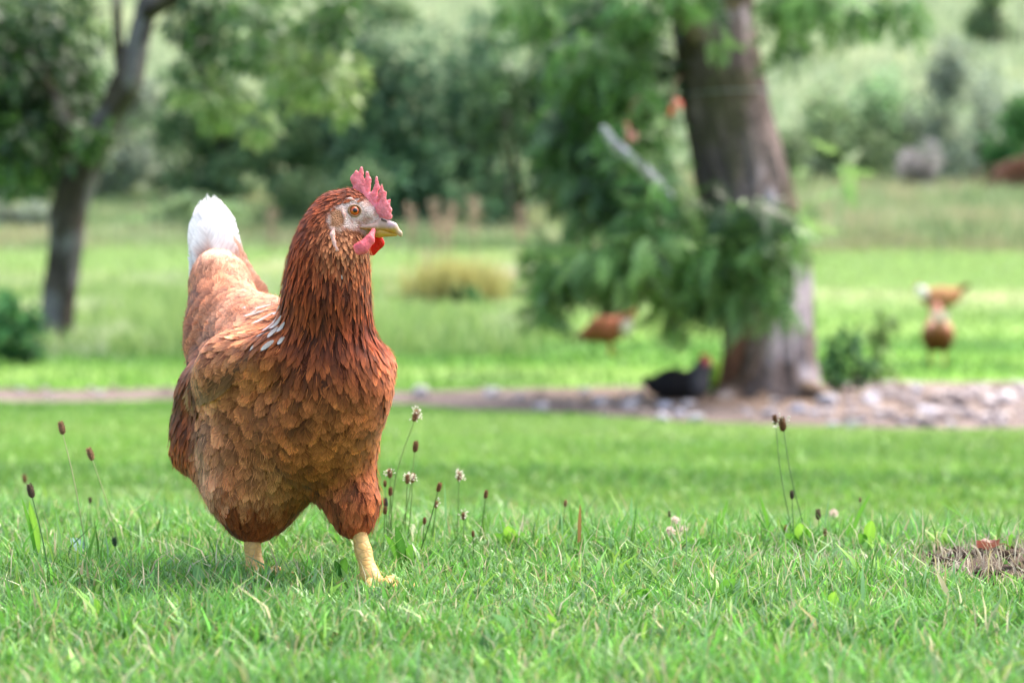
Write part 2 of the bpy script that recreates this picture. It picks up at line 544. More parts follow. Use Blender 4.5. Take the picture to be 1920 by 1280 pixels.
def feathers(root, T, L, W, pt, colA, colB, base_h, tip_h, body=None, N0=None, camber=0.25, bend=None, seed=5):
    """vertex grids of feathers growing from root along T, hugging the implicit body; returns P (n,rows,cols,3) and attributes"""
    r = np.random.default_rng(seed)
    n = len(root); R = len(ROWS); C = len(COLS)
    p = root.copy(); t = T.copy()
    P = np.empty((n, R, C, 3)); NB = np.empty((n, R, C, 3))
    prof = ROUND[None] * (1 - pt[:, None]) + POINT[None] * pt[:, None]
    for k in range(R):
        if k > 0:
            p = p + t * ((ROWS[k] - ROWS[k - 1]) * L)[:, None]
        h = base_h + (tip_h - base_h) * ROWS[k]
        if body is not None:
            nn = body.normal(p)
            p = p - nn * (body(p) - h)[:, None]
            nn = body.normal(p)
        else:
            nn = N0
            if bend is not None and k > 0:
                t = unit(t + nn * (bend * (ROWS[k] - ROWS[k - 1]))[:, None])
                nn = unit(nn - t * (nn * t).sum(-1)[:, None]); N0 = nn
        t = unit(t - nn * (t * nn).sum(-1)[:, None])
        B = np.cross(nn, t)
        w = 0.5 * W * prof[:, k]
        NB[:, k] = nn[:, None]
        fray = 1 + (r.uniform(-.03, .03, (n, C)) * (ROWS[k] > .3))
        back = (COLS ** 2)[None] * (0.10 * L * ROWS[k] ** 2)[:, None] + r.uniform(-.015, .015, (n, C)) * (L * (ROWS[k] > .7))[:, None]
        P[:, k] = (p[:, None] + B[:, None] * (COLS[None] * w[:, None] * fray)[..., None]
                   - nn[:, None] * ((COLS ** 2)[None] * (camber * w)[:, None])[..., None]
                   - t[:, None] * back[..., None])
    NB = unit(NB)
    uv = np.empty((n, R, C, 3))
    uv[..., 0] = COLS[None, None]; uv[..., 1] = ROWS[None, :, None]; uv[..., 2] = r.uniform(0, 1, n)[:, None, None]
    A = np.broadcast_to(colA[:, None, None] if colA.ndim == 2 else colA, (n, R, C, 3))
    Bc = np.broadcast_to(colB[:, None, None] if colB.ndim == 2 else colB, (n, R, C, 3))
    feathers.coat = NB
    return P, uv, A, Bc

_g = np.arange(len(ROWS) * len(COLS)).reshape(len(ROWS), len(COLS))
F_QUADS = np.stack([_g[:-1, :-1], _g[:-1, 1:], _g[1:, 1:], _g[1:, :-1]], -1).reshape(-1, 4)

def feather_mesh(name, P, uv, A, B, mat=None, coat=None):
    coat = feathers.coat if coat is None else coat
    n = len(P); k = P.shape[1] * P.shape[2]
    fa = (F_QUADS[None] + (np.arange(n) * k)[:, None, None]).reshape(-1, 4)
    return new_mesh(name, P.reshape(-1, 3), fa, mat or M_FEATHER, attrs={
        "coat": ('FLOAT_VECTOR', coat.reshape(-1, 3)), "fuv": ('FLOAT_VECTOR', uv.reshape(-1, 3)), "colA": ('FLOAT_COLOR', A.reshape(-1, 3)), "colB": ('FLOAT_COLOR', B.reshape(-1, 3))})

def ellipsoid(center, ax, radii, nu=24, nv=14):
    th = np.linspace(0, np.pi, nv); ph = np.linspace(0, 2 * np.pi, nu, endpoint=False)
    TH, PH = np.meshgrid(th, ph, indexing='ij')
    l = np.stack([np.sin(TH) * np.cos(PH) * radii[0], np.sin(TH) * np.sin(PH) * radii[1], np.cos(TH) * radii[2]], -1)
    p = center + l @ np.asarray(ax)
    i = np.arange(nu * nv).reshape(nv, nu)
    f = np.stack([i[:-1], i[1:], np.roll(i, -1, 1)[1:], np.roll(i, -1, 1)[:-1]], -1).reshape(-1, 4)
    return p.reshape(-1, 3), f

def frame(n):
    n = n / np.sqrt((n ** 2).sum()); a = np.array([0, 0, 1.0]) if abs(n[2]) < .9 else np.array([1.0, 0, 0])
    x = np.cross(a, n); x /= np.sqrt((x ** 2).sum()); return np.stack([x, np.cross(n, x), n])

# ------------------------------------------------------------------ scattering helpers
def rot_frames(dirs, roll):
    """orthonormal frames whose local +X is dirs, rolled about it"""
    x = dirs / np.sqrt((dirs ** 2).sum(-1))[:, None]
    ref = np.where(np.abs(x[:, 2:3]) > .95, np.array([[1.0, 0, 0]]), np.array([[0, 0, 1.0]]))
    y = np.cross(ref, x); y /= np.sqrt((y ** 2).sum(-1))[:, None]
    z = np.cross(x, y)
    c, s = np.cos(roll)[:, None], np.sin(roll)[:, None]
    return np.stack([x, y * c + z * s, -y * s + z * c], 1)

def scatter(base_v, base_f, pos, frames, scale, cols, jitter=0.0, seed=0):
    """many transformed copies of a small shape as one vertex/face/colour set"""
    n, k = len(pos), len(base_v)
    P = np.einsum('kj,njl->nkl', base_v, frames) * np.asarray(scale).reshape(n, 1, 1) + pos[:, None]
    F_ = (base_f[None] + (np.arange(n) * k)[:, None, None]).reshape(-1, base_f.shape[1])
    C = np.repeat(cols, k, 0)
    if jitter:
        C = C * np.exp(np.random.default_rng(seed).normal(0, jitter, (len(C), 1)))
    return P.reshape(-1, 3), F_, C

# one leaf folded along its midrib, unit length along +X
LEAF_V = np.array([[0, 0, 0], [.35, .20, .05], [.35, 0, -.02], [.35, -.20, .05], [.75, .13, .02], [.75, 0, -.05], [.75, -.13, .02], [1, 0, -.12]], float)
LEAF_F = np.array([[0, 2, 1], [0, 3, 2], [1, 2, 5], [1, 5, 4], [2, 3, 6], [2, 6, 5], [4, 5, 7], [5, 6, 7]])
# simple two-triangle leaf for far crowns
QUAD_V = np.array([[0, 0, 0], [.45, .26, .06], [1, 0, -.05], [.45, -.26, .06]], float)
QUAD_F = np.array([[0, 3, 2], [0, 2, 1]])

def pinnate():
    """drooping compound leaf of nine leaflets, unit length along +X"""
    V, F_ = [], []
    def put(o, d, roll, s, lf=LEAF_V):
        fr = rot_frames(np.array([d], float), np.array([roll]))[0]
        F_.append(LEAF_F + sum(len(q) for q in V)); V.append(lf @ fr * s + np.array(o, float))
    for i, t in enumerate((.3, .5, .7, .86)):
        z = -.25 * t * t
        for sd in (-1, 1):
            put((t, 0, z), (.55, sd * .8, -.35 - .1 * i), sd * .25, .36 - .03 * i)
    put((.95, 0, -.23), (.8, 0, -.6), 0, .36)
    V.append(np.array([[0, .012, 0], [0, -.012, 0], [.95, 0, -.23]])); F_.append(np.array([[0, 1, 2]]) + sum(len(q) for q in V[:-1]))
    return np.concatenate(V), np.concatenate(F_)
PIN_V, PIN_F = pinnate()

def tube(points, radii, seg=14, rough=0.0, seed=0, ridges=0.0, rings=None, colf=None):
    """tapered limb through points, with ridged bark relief"""
    pts = np.asarray(points, float); rad = np.asarray(radii, float)
    m = len(pts); rings = rings or (m - 1) * 6 + 1
    tt = np.linspace(0, m - 1, rings)
    def cr(a):
        i = np.clip(tt.astype(int), 0, m - 2); f = (tt - i).reshape(-1, *([1] * (a.ndim - 1)))
        p0 = a[np.maximum(i - 1, 0)]; p1 = a[i]; p2 = a[i + 1]; p3 = a[np.minimum(i + 2, m - 1)]
        return .5 * (2 * p1 + (p2 - p0) * f + (2 * p0 - 5 * p1 + 4 * p2 - p3) * f ** 2 + (3 * p1 - p0 - 3 * p2 + p3) * f ** 3)
    C = cr(pts); R = np.maximum(cr(rad), .0005)
    tg = np.gradient(C, axis=0); tg /= np.sqrt((tg ** 2).sum(-1))[:, None]
    ref = np.array([0, 1.0, 0]) if abs(tg[0][1]) < .9 else np.array([1.0, 0, 0])
    x = np.cross(ref, tg); x /= np.sqrt((x ** 2).sum(-1))[:, None]; y = np.cross(tg, x)
    th = np.linspace(0, 2 * np.pi, seg, endpoint=False)
    dirs = x[:, None] * np.cos(th)[None, :, None] + y[:, None] * np.sin(th)[None, :, None]
    rr = np.broadcast_to(R[:, None], (rings, seg)).copy()
    if rough or ridges:
        s = np.concatenate([[0], np.cumsum(np.sqrt((np.diff(C, axis=0) ** 2).sum(-1)))])
        q = np.stack([np.broadcast_to(np.cos(th) * 3.2, (rings, seg)), np.broadcast_to(np.sin(th) * 3.2, (rings, seg)), np.broadcast_to(s[:, None] * 2.2, (rings, seg))], -1)
        rr *= 1 + rough * fbm(q * .6, 3, seed)
        rr *= 1 - ridges * np.abs(fbm(q * np.array([2.6, 2.6, 1.0]), 3, seed + 9)) * 2
    P = C[:, None] + dirs * rr[..., None]
    i = np.arange(rings * seg).reshape(rings, seg)
    Fq = np.stack([i[:-1], np.roll(i, -1, 1)[:-1], np.roll(i, -1, 1)[1:], i[1:]], -1).reshape(-1, 4)
    P = P.reshape(-1, 3)
    top = len(P); P = np.concatenate([P, C[-1:] + tg[-1:] * R[-1] * .4, C[:1]])
    caps = np.stack([i[-1], np.roll(i[-1], -1), np.full(seg, top)], -1)
    caps2 = np.stack([np.roll(i[0], -1), i[0], np.full(seg, top + 1)], -1)
    return P, [Fq, np.concatenate([caps, caps2])]

def bark_col(P, base, pale, moss, seed):
    a = fbm(P * np.array([9, 9, 4]), 3, seed)[:, None]; b = fbm(P * np.array([5, 5, 3]), 3, seed + 3)[:, None]
    c = lerp(base * .7, base * 1.25, sstep(-.25, .25, a))
    c = lerp(c, pale, sstep(.08, .3, b) * .8)
    return lerp(c, moss, sstep(.1, .35, -b) * .6)

def limb(name, pts, rad, parent, base=(92, 78, 70), pale=(150, 140, 136), moss=(86, 84, 56), seg=16, rough=.18, ridges=.25, seed=1, rings=None):
    P, Fs = tube(pts, rad, seg, rough, seed, ridges, rings)
    return add(name, new_mesh(name, P, Fs, M_BARK, attrs={"Col": ('FLOAT_COLOR', bark_col(P, lin(base), lin(pale), lin(moss), seed))}), parent)

def leaf_cols(n, a, b, r, spread=.22):
    t = r.uniform(0, 1, (n, 1))
    return lerp(lin(a), lin(b), t) * np.exp(r.normal(0, spread, (n, 1)))

def clump_points(center, radii, n, r, blobs=9, shell=.5):
    """points gathered in lumps inside an ellipsoid, with gaps between the lumps"""
    bc = r.normal(0, 1, (blobs, 3)); bc /= np.sqrt((bc ** 2).sum(-1))[:, None]
    bc *= r.uniform(.25, .85, (blobs, 1))
    br = r.uniform(.28, .52, blobs)
    k = r.integers(0, blobs, n)
    d = r.normal(0, 1, (n, 3)); d /= np.sqrt((d ** 2).sum(-1))[:, None]
    rad = r.uniform(shell, 1.05, n) ** .7
    q = bc[k] + d * (br[k] * rad)[:, None]
    return np.asarray(center) + q * np.asarray(radii), d

def crown(name, parent, clumps, mat, cols, seed, base=(QUAD_V, QUAD_F), droop=.4, spread=.25):
    """foliage: clumps = (centre, radii, count, leaf size)"""
    r = np.random.default_rng(seed); Vs, Fs, Cs = [], [], []; off = 0
    for cl in clumps:
        c, rd, n, size = cl[:4]; cc = cl[4] if len(cl) > 4 else cols
        p, d = clump_points(c, rd, n, r, blobs=max(4, int(n ** .4)))
        dirs = d * .7 + r.normal(0, .6, (n, 3)) + np.array([0, 0, -droop])
        fr = rot_frames(dirs, r.uniform(-1.2, 1.2, n))
        v, f, c_ = scatter(base[0], base[1], p, fr, size * r.uniform(.6, 1.35, n), leaf_cols(n, *cc, r, spread))
        Vs.append(v); Fs.append(f + off); Cs.append(c_); off += len(v)
    return add(name, new_mesh(name, np.concatenate(Vs), np.concatenate(Fs), mat, smooth=False, attrs={"Col": ('FLOAT_COLOR', np.concatenate(Cs))}), parent)

def m_at(d, px):
    return px * d / F

# ------------------------------------------------------------------ the big tree on the right
TD = 11.3
bt = at(1440, 748, TD); bt[2] = ground_z(bt[0], TD)
big_tree = empty("tree", bt)
tag(big_tree, "thick grey leaning tree trunk with leafy shoots above the dirt path", "tree", "trees")
trunk_pts = [at(1446, 800, TD), at(1444, 745, TD), at(1442, 690, TD), at(1435, 600, TD), at(1420, 480, TD), at(1392, 340, TD + .05), at(1360, 190, TD + .1), at(1340, 60, TD + .15), at(1328, -120, TD + .2), at(1310, -400, TD + .3)]
limb("trunk", trunk_pts, [m_at(TD, r) for r in (122, 108, 94, 90, 90, 88, 84, 82, 78, 64)], big_tree, base=(112, 99, 94), pale=(194, 184, 188), seg=64, rough=.16, ridges=.20, seed=4, rings=150)
limb("branch", [at(1320, 60, TD), at(1230, -40, TD - .3), at(1120, -110, TD - .6), at(960, -150, TD - .8)], [m_at(TD, r) for r in (40, 28, 20, 10)], big_tree, seed=12)
limb("branch", [at(1350, 0, TD), at(1450, -70, TD - .4), at(1600, -110, TD - .7), at(1760, -110, TD - .8)], [m_at(TD, r) for r in (36, 26, 18, 8)], big_tree, seed=13)
limb("branch", [at(1362, 760, TD - .1), at(1372, 680, TD - .18), at(1382, 590, TD - .2), at(1385, 480, TD - .15)], [m_at(TD, r) for r in (24, 20, 18, 12)], big_tree, base=(104, 76, 60), pale=(128, 100, 84), seed=14)
for (u0, v0, u1, v1, u2, v2, r0) in ((1500, 735, 1545, 752, 1580, 772, 30), (1400, 735, 1360, 750, 1318, 764, 26), (1440, 748, 1430, 766, 1400, 778, 24)):
    p0, p1, p2 = at(u0, v0, TD - .15), at(u1, v1, TD - .35), at(u2, v2, TD - .55)
    p1[2] = ground_z(p1[0], p1[1]) + .03; p2[2] = ground_z(p2[0], p2[1]) - .03
    limb("root", [p0, p1, p2], [m_at(TD, r0), m_at(TD, r0 * .7), m_at(TD, r0 * .3)], big_tree, base=(110, 92, 80), seed=15)
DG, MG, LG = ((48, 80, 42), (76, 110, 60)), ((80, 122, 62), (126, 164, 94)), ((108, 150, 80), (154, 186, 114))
def tc(u, v, dd, ru, rv, rd, n, size, cols=MG):
    d = TD + dd
    return (at(u, v, d), (m_at(d, ru), rd, m_at(d, rv)), n, size, cols)
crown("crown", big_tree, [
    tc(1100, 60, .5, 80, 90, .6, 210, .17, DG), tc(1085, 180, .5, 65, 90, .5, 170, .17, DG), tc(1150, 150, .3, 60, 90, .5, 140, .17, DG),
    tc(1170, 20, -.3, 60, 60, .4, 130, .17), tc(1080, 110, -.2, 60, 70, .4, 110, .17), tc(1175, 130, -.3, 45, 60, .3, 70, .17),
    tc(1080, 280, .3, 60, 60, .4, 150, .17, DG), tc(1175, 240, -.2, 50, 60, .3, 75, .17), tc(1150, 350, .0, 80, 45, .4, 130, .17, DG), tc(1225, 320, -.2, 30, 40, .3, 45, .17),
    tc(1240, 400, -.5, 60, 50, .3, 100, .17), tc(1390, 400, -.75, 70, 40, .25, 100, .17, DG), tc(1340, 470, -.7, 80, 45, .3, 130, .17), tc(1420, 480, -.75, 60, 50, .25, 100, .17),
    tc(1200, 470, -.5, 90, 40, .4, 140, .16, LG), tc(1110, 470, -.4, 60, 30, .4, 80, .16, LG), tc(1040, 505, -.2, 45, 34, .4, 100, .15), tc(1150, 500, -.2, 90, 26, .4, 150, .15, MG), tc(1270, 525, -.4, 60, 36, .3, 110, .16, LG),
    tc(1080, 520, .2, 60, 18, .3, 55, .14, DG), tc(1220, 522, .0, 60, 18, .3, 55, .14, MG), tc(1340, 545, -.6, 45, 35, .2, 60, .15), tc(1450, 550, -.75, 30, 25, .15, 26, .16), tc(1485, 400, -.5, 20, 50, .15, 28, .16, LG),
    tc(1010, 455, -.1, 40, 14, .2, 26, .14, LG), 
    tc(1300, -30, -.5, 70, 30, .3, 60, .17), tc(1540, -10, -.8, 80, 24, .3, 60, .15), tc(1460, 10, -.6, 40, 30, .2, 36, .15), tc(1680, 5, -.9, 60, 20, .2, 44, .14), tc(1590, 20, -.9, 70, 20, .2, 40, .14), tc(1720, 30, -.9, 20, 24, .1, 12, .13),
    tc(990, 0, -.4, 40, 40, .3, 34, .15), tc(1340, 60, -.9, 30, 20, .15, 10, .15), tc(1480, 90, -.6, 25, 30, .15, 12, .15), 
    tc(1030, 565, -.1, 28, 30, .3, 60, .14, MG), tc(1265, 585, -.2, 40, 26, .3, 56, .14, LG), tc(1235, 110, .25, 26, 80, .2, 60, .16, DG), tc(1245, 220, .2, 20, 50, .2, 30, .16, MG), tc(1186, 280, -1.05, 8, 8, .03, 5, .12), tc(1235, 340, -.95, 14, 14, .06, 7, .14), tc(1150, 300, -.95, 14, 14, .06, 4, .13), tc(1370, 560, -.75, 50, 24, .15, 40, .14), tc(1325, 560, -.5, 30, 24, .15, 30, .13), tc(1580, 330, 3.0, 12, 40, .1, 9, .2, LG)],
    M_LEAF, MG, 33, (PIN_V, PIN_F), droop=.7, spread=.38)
sn = limb("snag", [at(1130, 238, TD - .9), at(1156, 274, TD - .85), at(1195, 305, TD - .8), at(1232, 342, TD - .7), at(1262, 372, TD - .55)], [m_at(TD, r) for r in (5, 10, 9, 8, 4)], big_tree, base=(150, 146, 156), pale=(196, 194, 206), moss=(120, 112, 110), seg=14, rough=.3, ridges=.1, seed=21)
sn["label"] = "bare pale broken branch sticking out of the leaves"

# second, darker stem behind the leaves
b2 = at(1150, 600, 17.0); b2[2] = ground_z(b2[0], 17.0)
t2 = empty("tree", b2)
tag(t2, "slender dark stem half hidden in foliage left of the thick trunk", "tree", "trees")
limb("trunk", [at(1156, 660, 17.0), at(1152, 600, 17.0), at(1148, 430, 17.0), at(1140, 300, 17.0), at(1150, 0, 17.0), at(1160, -200, 17.0)], [m_at(17.0, r) for r in (34, 28, 26, 25, 24, 18)], t2, base=(52, 44, 40), pale=(84, 76, 72), seg=24, seed=31)
crown("crown", t2, [(at(1100, 90, 13.6), (.55, .6, .6), 420, .18, DG), (at(1090, 300, 13.6), (.3, .4, .35), 200, .18, DG), (at(1040, 20, 13.3), (.25, .3, .3), 120, .16, MG), (at(1100, 400, 13.7), (.25, .25, .15), 60, .16, DG)], M_LEAF, DG, 36, (PIN_V, PIN_F), droop=.9)

# orange and pinkish withered leaves that catch the eye among the green ones
def withered(u, v, d, cols, label, size, n):
    c = at(u, v, d); o = empty("withered_leaf_cluster", c)
    r = np.random.default_rng(int(u)); dirs = r.normal(0, .5, (n, 3)) + np.array([0, -.2, -1.0])
    pos = c + r.normal(0, size * .25, (n, 3)); fr = rot_frames(dirs, r.uniform(-1, 1, n)); sz = size * r.uniform(.7, 1.2, n); lc_ = leaf_cols(n, *cols, r, .1)
    for k in range(n):
        add("leaf", new_mesh("leaf", LEAF_V @ fr[k] * sz[k] + pos[k], LEAF_F, M_LEAF, attrs={"Col": ('FLOAT_COLOR', np.repeat(lc_[k:k + 1], len(LEAF_V), 0))}), o)
    P, Fs = tube([c + np.array([0, 0, .03]), c + np.array([.03, .1, .12]), c + np.array([.08, .35, .18])], [.003, .004, .005], 6)
    add("twig", new_mesh("twig", P, Fs, M_BARK, attrs={"Col": ('FLOAT_COLOR', lin((90, 70, 50)) + np.zeros((len(P), 3)))}), o)
    tag(o, label, "leaves")
withered(1258, 196, TD - 1.15, ((206, 60, 18), (230, 96, 34)), "bright orange withered leaves hanging among the green near the trunk", .075, 7)
withered(1178, 236, TD - 1.15, ((178, 112, 92), (214, 160, 140)), "pinkish dry leaves at the top of the pale broken branch", .065, 7)

# ------------------------------------------------------------------ the leaning tree on the left
LD = 16.3
bl = at(112, 645, LD); bl[2] = ground_z(bl[0], LD)
lt = empty("tree", bl)
tag(lt, "dark leaning forked tree with hanging leaves on the left", "tree", "trees")
limb("trunk", [at(100, 690, LD), at(104, 640, LD), at(112, 560, LD), at(124, 470, LD), at(128, 400, LD), at(160, 310, LD), at(200, 230, LD - .1), at(236, 160, LD - .2), at(256, 90, LD - .2), at(280, 0, LD - .2), at(320, -160, LD - .3)],
    [m_at(LD, r) for r in (40, 32, 32, 33, 37, 33, 27, 29, 23, 21, 16)], lt, base=(72, 64, 60), pale=(124, 120, 124), moss=(58, 52, 38), seg=40, rough=.22, ridges=.22, seed=41, rings=120)
limb("branch", [at(232, 150, LD - .2), at(222, 80, LD - .2), at(218, 0, LD - .2), at(210, -120, LD - .3)], [m_at(LD, r) for r in (16, 11, 9, 8)], lt, base=(66, 58, 52), seed=42)
limb("branch", [at(150, 330, LD), at(140, 260, LD - .2), at(100, 180, LD - .3), at(50, 100, LD - .4)], [m_at(LD, r) for r in (18, 14, 12, 8)], lt, base=(60, 54, 48), seed=43)
limb("branch", [at(270, 30, LD - .2), at(380, -30, LD - .8), at(520, -60, LD - 1.3), at(680, -50, LD - 1.6)], [m_at(LD, r) for r in (18, 13, 10, 5)], lt, base=(66, 58, 52), seed=44)
def lc(u, v, dd, ru, rv, rd, n, size, cols):
    d = LD + dd
    return (at(u, v, d), (m_at(d, ru), rd, m_at(d, rv)), n, size, cols)
DL, ML, YL = ((48, 74, 42), (74, 104, 58)), ((64, 98, 54), (98, 132, 74)), ((112, 142, 80), (156, 176, 116))
crown("crown", lt, [
    lc(50, 80, .3, 170, 160, 1.0, 2600, .12, DL), lc(60, 230, .2, 130, 110, .8, 1700, .12, DL), lc(110, 150, .7, 110, 110, .5, 800, .12, ML),
    lc(30, 330, .0, 70, 60, .5, 320, .12, ML), lc(110, 290, .5, 50, 40, .4, 240, .12, ML), lc(175, 270, -.5, 34, 30, .25, 170, .11, ML),
    lc(370, 50, -.6, 80, 70, .6, 420, .11, DL), lc(390, 140, -.6, 80, 70, .5, 260, .11, ML), lc(480, 60, -1.0, 130, 90, .7, 700, .11, ML), lc(560, 120, -1.2, 110, 80, .6, 480, .11, YL), lc(620, 30, -1.4, 80, 60, .5, 300, .11, ML), lc(620, 170, -1.3, 60, 60, .5, 180, .11, YL),
    lc(430, 190, -.9, 100, 80, .5, 300, .11, YL), lc(150, 30, .5, 40, 40, .4, 60, .11, YL)],
    M_LEAF, ML, 45, (LEAF_V, LEAF_F), droop=.8)

# ------------------------------------------------------------------ hedge trees and shrubs beyond the field
GR_HEDGE = "trees and shrubs beyond the field"
def shrub(name, u, v0, d, ru, v1, label, cat, cols, n=2600, leaf=.16, stems=3, lean=0.0, group=GR_HEDGE, depth=None, seed=None, bark=(70, 62, 54), bare=.0):
    """bush or small tree whose foot is at (u, v0) and whose top is at v1; ru = half width in photo px"""
    seed = seed or int(u * 7 + v1)
    r = np.random.default_rng(seed)
    foot = at(u, v0, d); foot[2] = ground_z(foot[0], d)
    o = empty(name, foot)
    top = at(u, v1, d)[2]; h = top - foot[2]; w = m_at(d, ru); dp = depth or w * .8
    for i in range(stems):
        x = foot + np.array([r.uniform(-.4, .4) * w, r.uniform(-.4, .4) * dp, -.1])
        t = foot + np.array([r.uniform(-.6, .6) * w, r.uniform(-.5, .5) * dp, h * r.uniform(.65, .85)])
        limb("trunk" if i == 0 else "stem", [x, lerp(x, t, .4) + r.normal(0, .1, 3) * w * .3, t], [h * .018, h * .013, h * .004], o, base=bark, pale=(120, 112, 104), seg=8, rough=.1, ridges=.1, seed=seed + i)
    cl = []
    k = max(4, int(n / 420))
    for i in range(k):
        a = r.uniform(0, 2 * np.pi); rr = np.sqrt(r.uniform(0, 1)); zz = r.uniform(.06 + bare, .84)
        env = np.sqrt(max(.25, 1 - ((zz - .36) / .68) ** 2))
        c = foot + np.array([math.cos(a) * rr * w * .72 * env, math.sin(a) * rr * dp * .72 * env, h * zz])
        s = r.uniform(.38, .6)
        g = r.uniform(.8, 1.16); cl.append((c, (w * s, dp * s, h * s * .52), n // k, leaf, tuple(tuple(min(255, q * g) for q in cc) for cc in cols)))
    crown("crown", o, cl, M_FARLEAF, cols, seed + 5, droop=.3, spread=.3)
    tag(o, label, cat, group)
    return o
HD1, HD2, HD3, HD4 = ((80, 116, 86), (118, 154, 116)), ((78, 108, 74), (116, 144, 102)), ((116, 144, 98), (152, 174, 128)), ((132, 148, 130), (170, 180, 160))
shrub("tree", 560, 420, 38, 120, 150, "mid green bushy tree behind the white tail", "tree", HD2, 5200, .2)
shrub("tree", 760, 430, 37, 130, 60, "tall dark tree straight behind the brown hen's comb", "tree", HD1, 7000, .2)
shrub("tree", 890, 425, 39, 120, 40, "tall dark green tree between the hen and the thick trunk", "tree", HD1, 6500, .2)
shrub("tree", 985, 420, 36, 100, 70, "light green tree just left of the thick trunk's foliage", "tree", HD2, 2800, .2)
shrub("tree", 660, 430, 41, 110, 20, "tall mid green tree with a feathery top over the hen's neck", "tree", HD2, 4200, .2)
shrub("shrub", 640, 432, 34, 100, 300, "low bright green bush behind the hen's head", "shrub", HD2, 2400, .16)
shrub("shrub", 430, 440, 35, 130, 350, "low green bramble bank left of the hen's tail", "shrub", HD3, 2400, .15)
shrub("shrub", 280, 430, 36, 120, 340, "low pale green bank of shrubs right of the leaning tree", "shrub", HD3, 2400, .15)
shrub("tree", 390, 400, 42, 130, 120, "olive tree in the hedge between leaning tree and hen", "tree", HD2, 5600, .2)
shrub("tree", 240, 400, 44, 120, 140, "greyish olive tree behind the leaning tree's fork", "tree", HD4, 3400, .2)
shrub("tree", 90, 400, 43, 130, 120, "olive green tree behind the leaning trunk at far left", "tree", HD2, 5200, .2)
shrub("shrub", 40, 430, 37, 110, 330, "greyish low scrub at the far left edge of the field", "shrub", HD4, 1800, .15)
shrub("tree", 1090, 400, 42, 110, 110, "dim green tree behind the second dark stem", "tree", HD1, 3200, .2)
shrub("shrub", 1430, 400, 44, 120, 200, "dull green thicket directly behind the thick trunk", "shrub", HD3, 2600, .2)
shrub("shrub", 1545, 350, 47, 120, 150, "dull green shrub just right of the thick trunk", "shrub", HD3, 3200, .2)
shrub("shrub", 1650, 345, 49, 130, 150, "mixed green shrub in the middle of the right hedge", "shrub", ((116, 150, 112), (160, 182, 138)), 3200, .2)
shrub("tree", 1815, 335, 47, 110, 60, "grey green willow like tree at the upper right", "tree", HD4, 4200, .17)
shrub("shrub", 1910, 330, 45, 80, 190, "fresh green shrub above the brown heap at right edge", "shrub", ((58, 110, 52), (92, 146, 78)), 2200, .18)
shrub("shrub", 1715, 352, 43, 75, 283, "pale greyish lilac bush on the far field edge", "shrub", ((150, 146, 148), (182, 178, 176)), 1700, .12, stems=4)
shrub("shrub", 1480, 400, 46, 120, 280, "grey green low thicket at the foot of the right hedge", "shrub", HD4, 1700, .16)
# scattered bushes on the hillside
for (u, v, d, ru, v1, lab) in ((1480, 150, 74, 60, 60, "small round bush on the pale hillside beside the trunk"), (1880, 60, 80, 80, -60, "hazy bush high on the hillside at top right"), (1050, 60, 80, 80, -30, "hazy hillside bush above the second stem"), (700, 60, 88, 90, -40, "hillside bush above the hedge near top centre"), (480, 80, 85, 90, -30, "hillside bush above the hedge at upper left")):
    shrub("shrub", u, v, d, ru, v1, lab, "shrub", HD3, 1700, .3)

# leafy weeds close to the path
WG = "leafy weeds near the path"
shrub("weed_bush", 1590, 745, 11.6, 42, 610, "dark leafy weed growing at the right foot of the thick trunk", "weed", ((62, 104, 62), (104, 148, 88)), 260, .08, group=WG, stems=4)
o = shrub("weed_bush", 1640, 712, 12.6, 46, 570, "tall leaning weed shoot between thick trunk and two hens", "weed", ((110, 148, 84), (150, 180, 108)), 120, .09, group=WG, stems=4)
shrub("weed_bush", 30, 655, 14.5, 70, 545, "dark leafy bush cut by the left edge of the picture", "weed", ((62, 108, 66), (110, 156, 100)), 700, .09, group=WG, stems=4)
shrub("weed_bush", 870, 600, 20, 34, 540, "small dark green weed below the yellowish grass clump", "weed", ((60, 100, 56), (100, 138, 82)), 420, .10, group=WG, stems=3)
shrub("weed_bush", 1255, 748, 12.4, 26, 690, "low green weed beside the black hen", "weed", ((60, 104, 40), (110, 150, 60)), 200, .07, group=WG, stems=3)
shrub("weed_bush", 1345, 730, 11.6, 22, 640, "bright green sprig at the left foot of the thick trunk", "weed", ((96, 140, 44), (140, 176, 70)), 130, .08, group=WG, stems=3)

# brown heap at the right edge: arched dry reeds over a mound
hb = at(1905, 335, 44); hb[2] = ground_z(hb[0], 44)
heap = empty("brush_heap", hb)
tag(heap, "rusty brown heap of dry brushwood at the right edge", "heap")
hm, hfq = ellipsoid(hb + np.array([.3, 0, -.1]), np.eye(3), (1.15, .9, 1.12), 40, 24)
hm = hm + (fbm(hm * 2.2, 3, 4) * .22)[:, None] * np.array([1, 1, .8])
add("mound", new_mesh("mound", hm, hfq, M_DIRT, attrs={"Col": ('FLOAT_COLOR', lerp(lin((112, 78, 58)), lin((142, 104, 82)), sstep(-.3, .3, fbm(hm * 5, 2, 3))[:, None]))}), heap)
r = np.random.default_rng(8)
for i in range(60):
    a = r.uniform(-1.2, 1.2); dpt = -r.uniform(.3, .9)
    c0 = hb + np.array([-1.15 + r.uniform(-.1, .4), dpt * .8, 0]); c1 = hb + np.array([r.uniform(-.6, .1), dpt, .8 + r.uniform(-.3, .25)]); c2 = hb + np.array([r.uniform(.5, 1.2), dpt, .9 + r.uniform(-.5, .3)])
    P, Fs = tube([c0, c1, c2], [.022, .02, .012], 5, rings=8)
    add("stick", new_mesh("stick", P, Fs, M_BARK, attrs={"Col": ('FLOAT_COLOR', lin((random.choice([(132, 92, 68), (112, 74, 56), (158, 124, 108)]))) + np.zeros((len(P), 3)))}), heap)

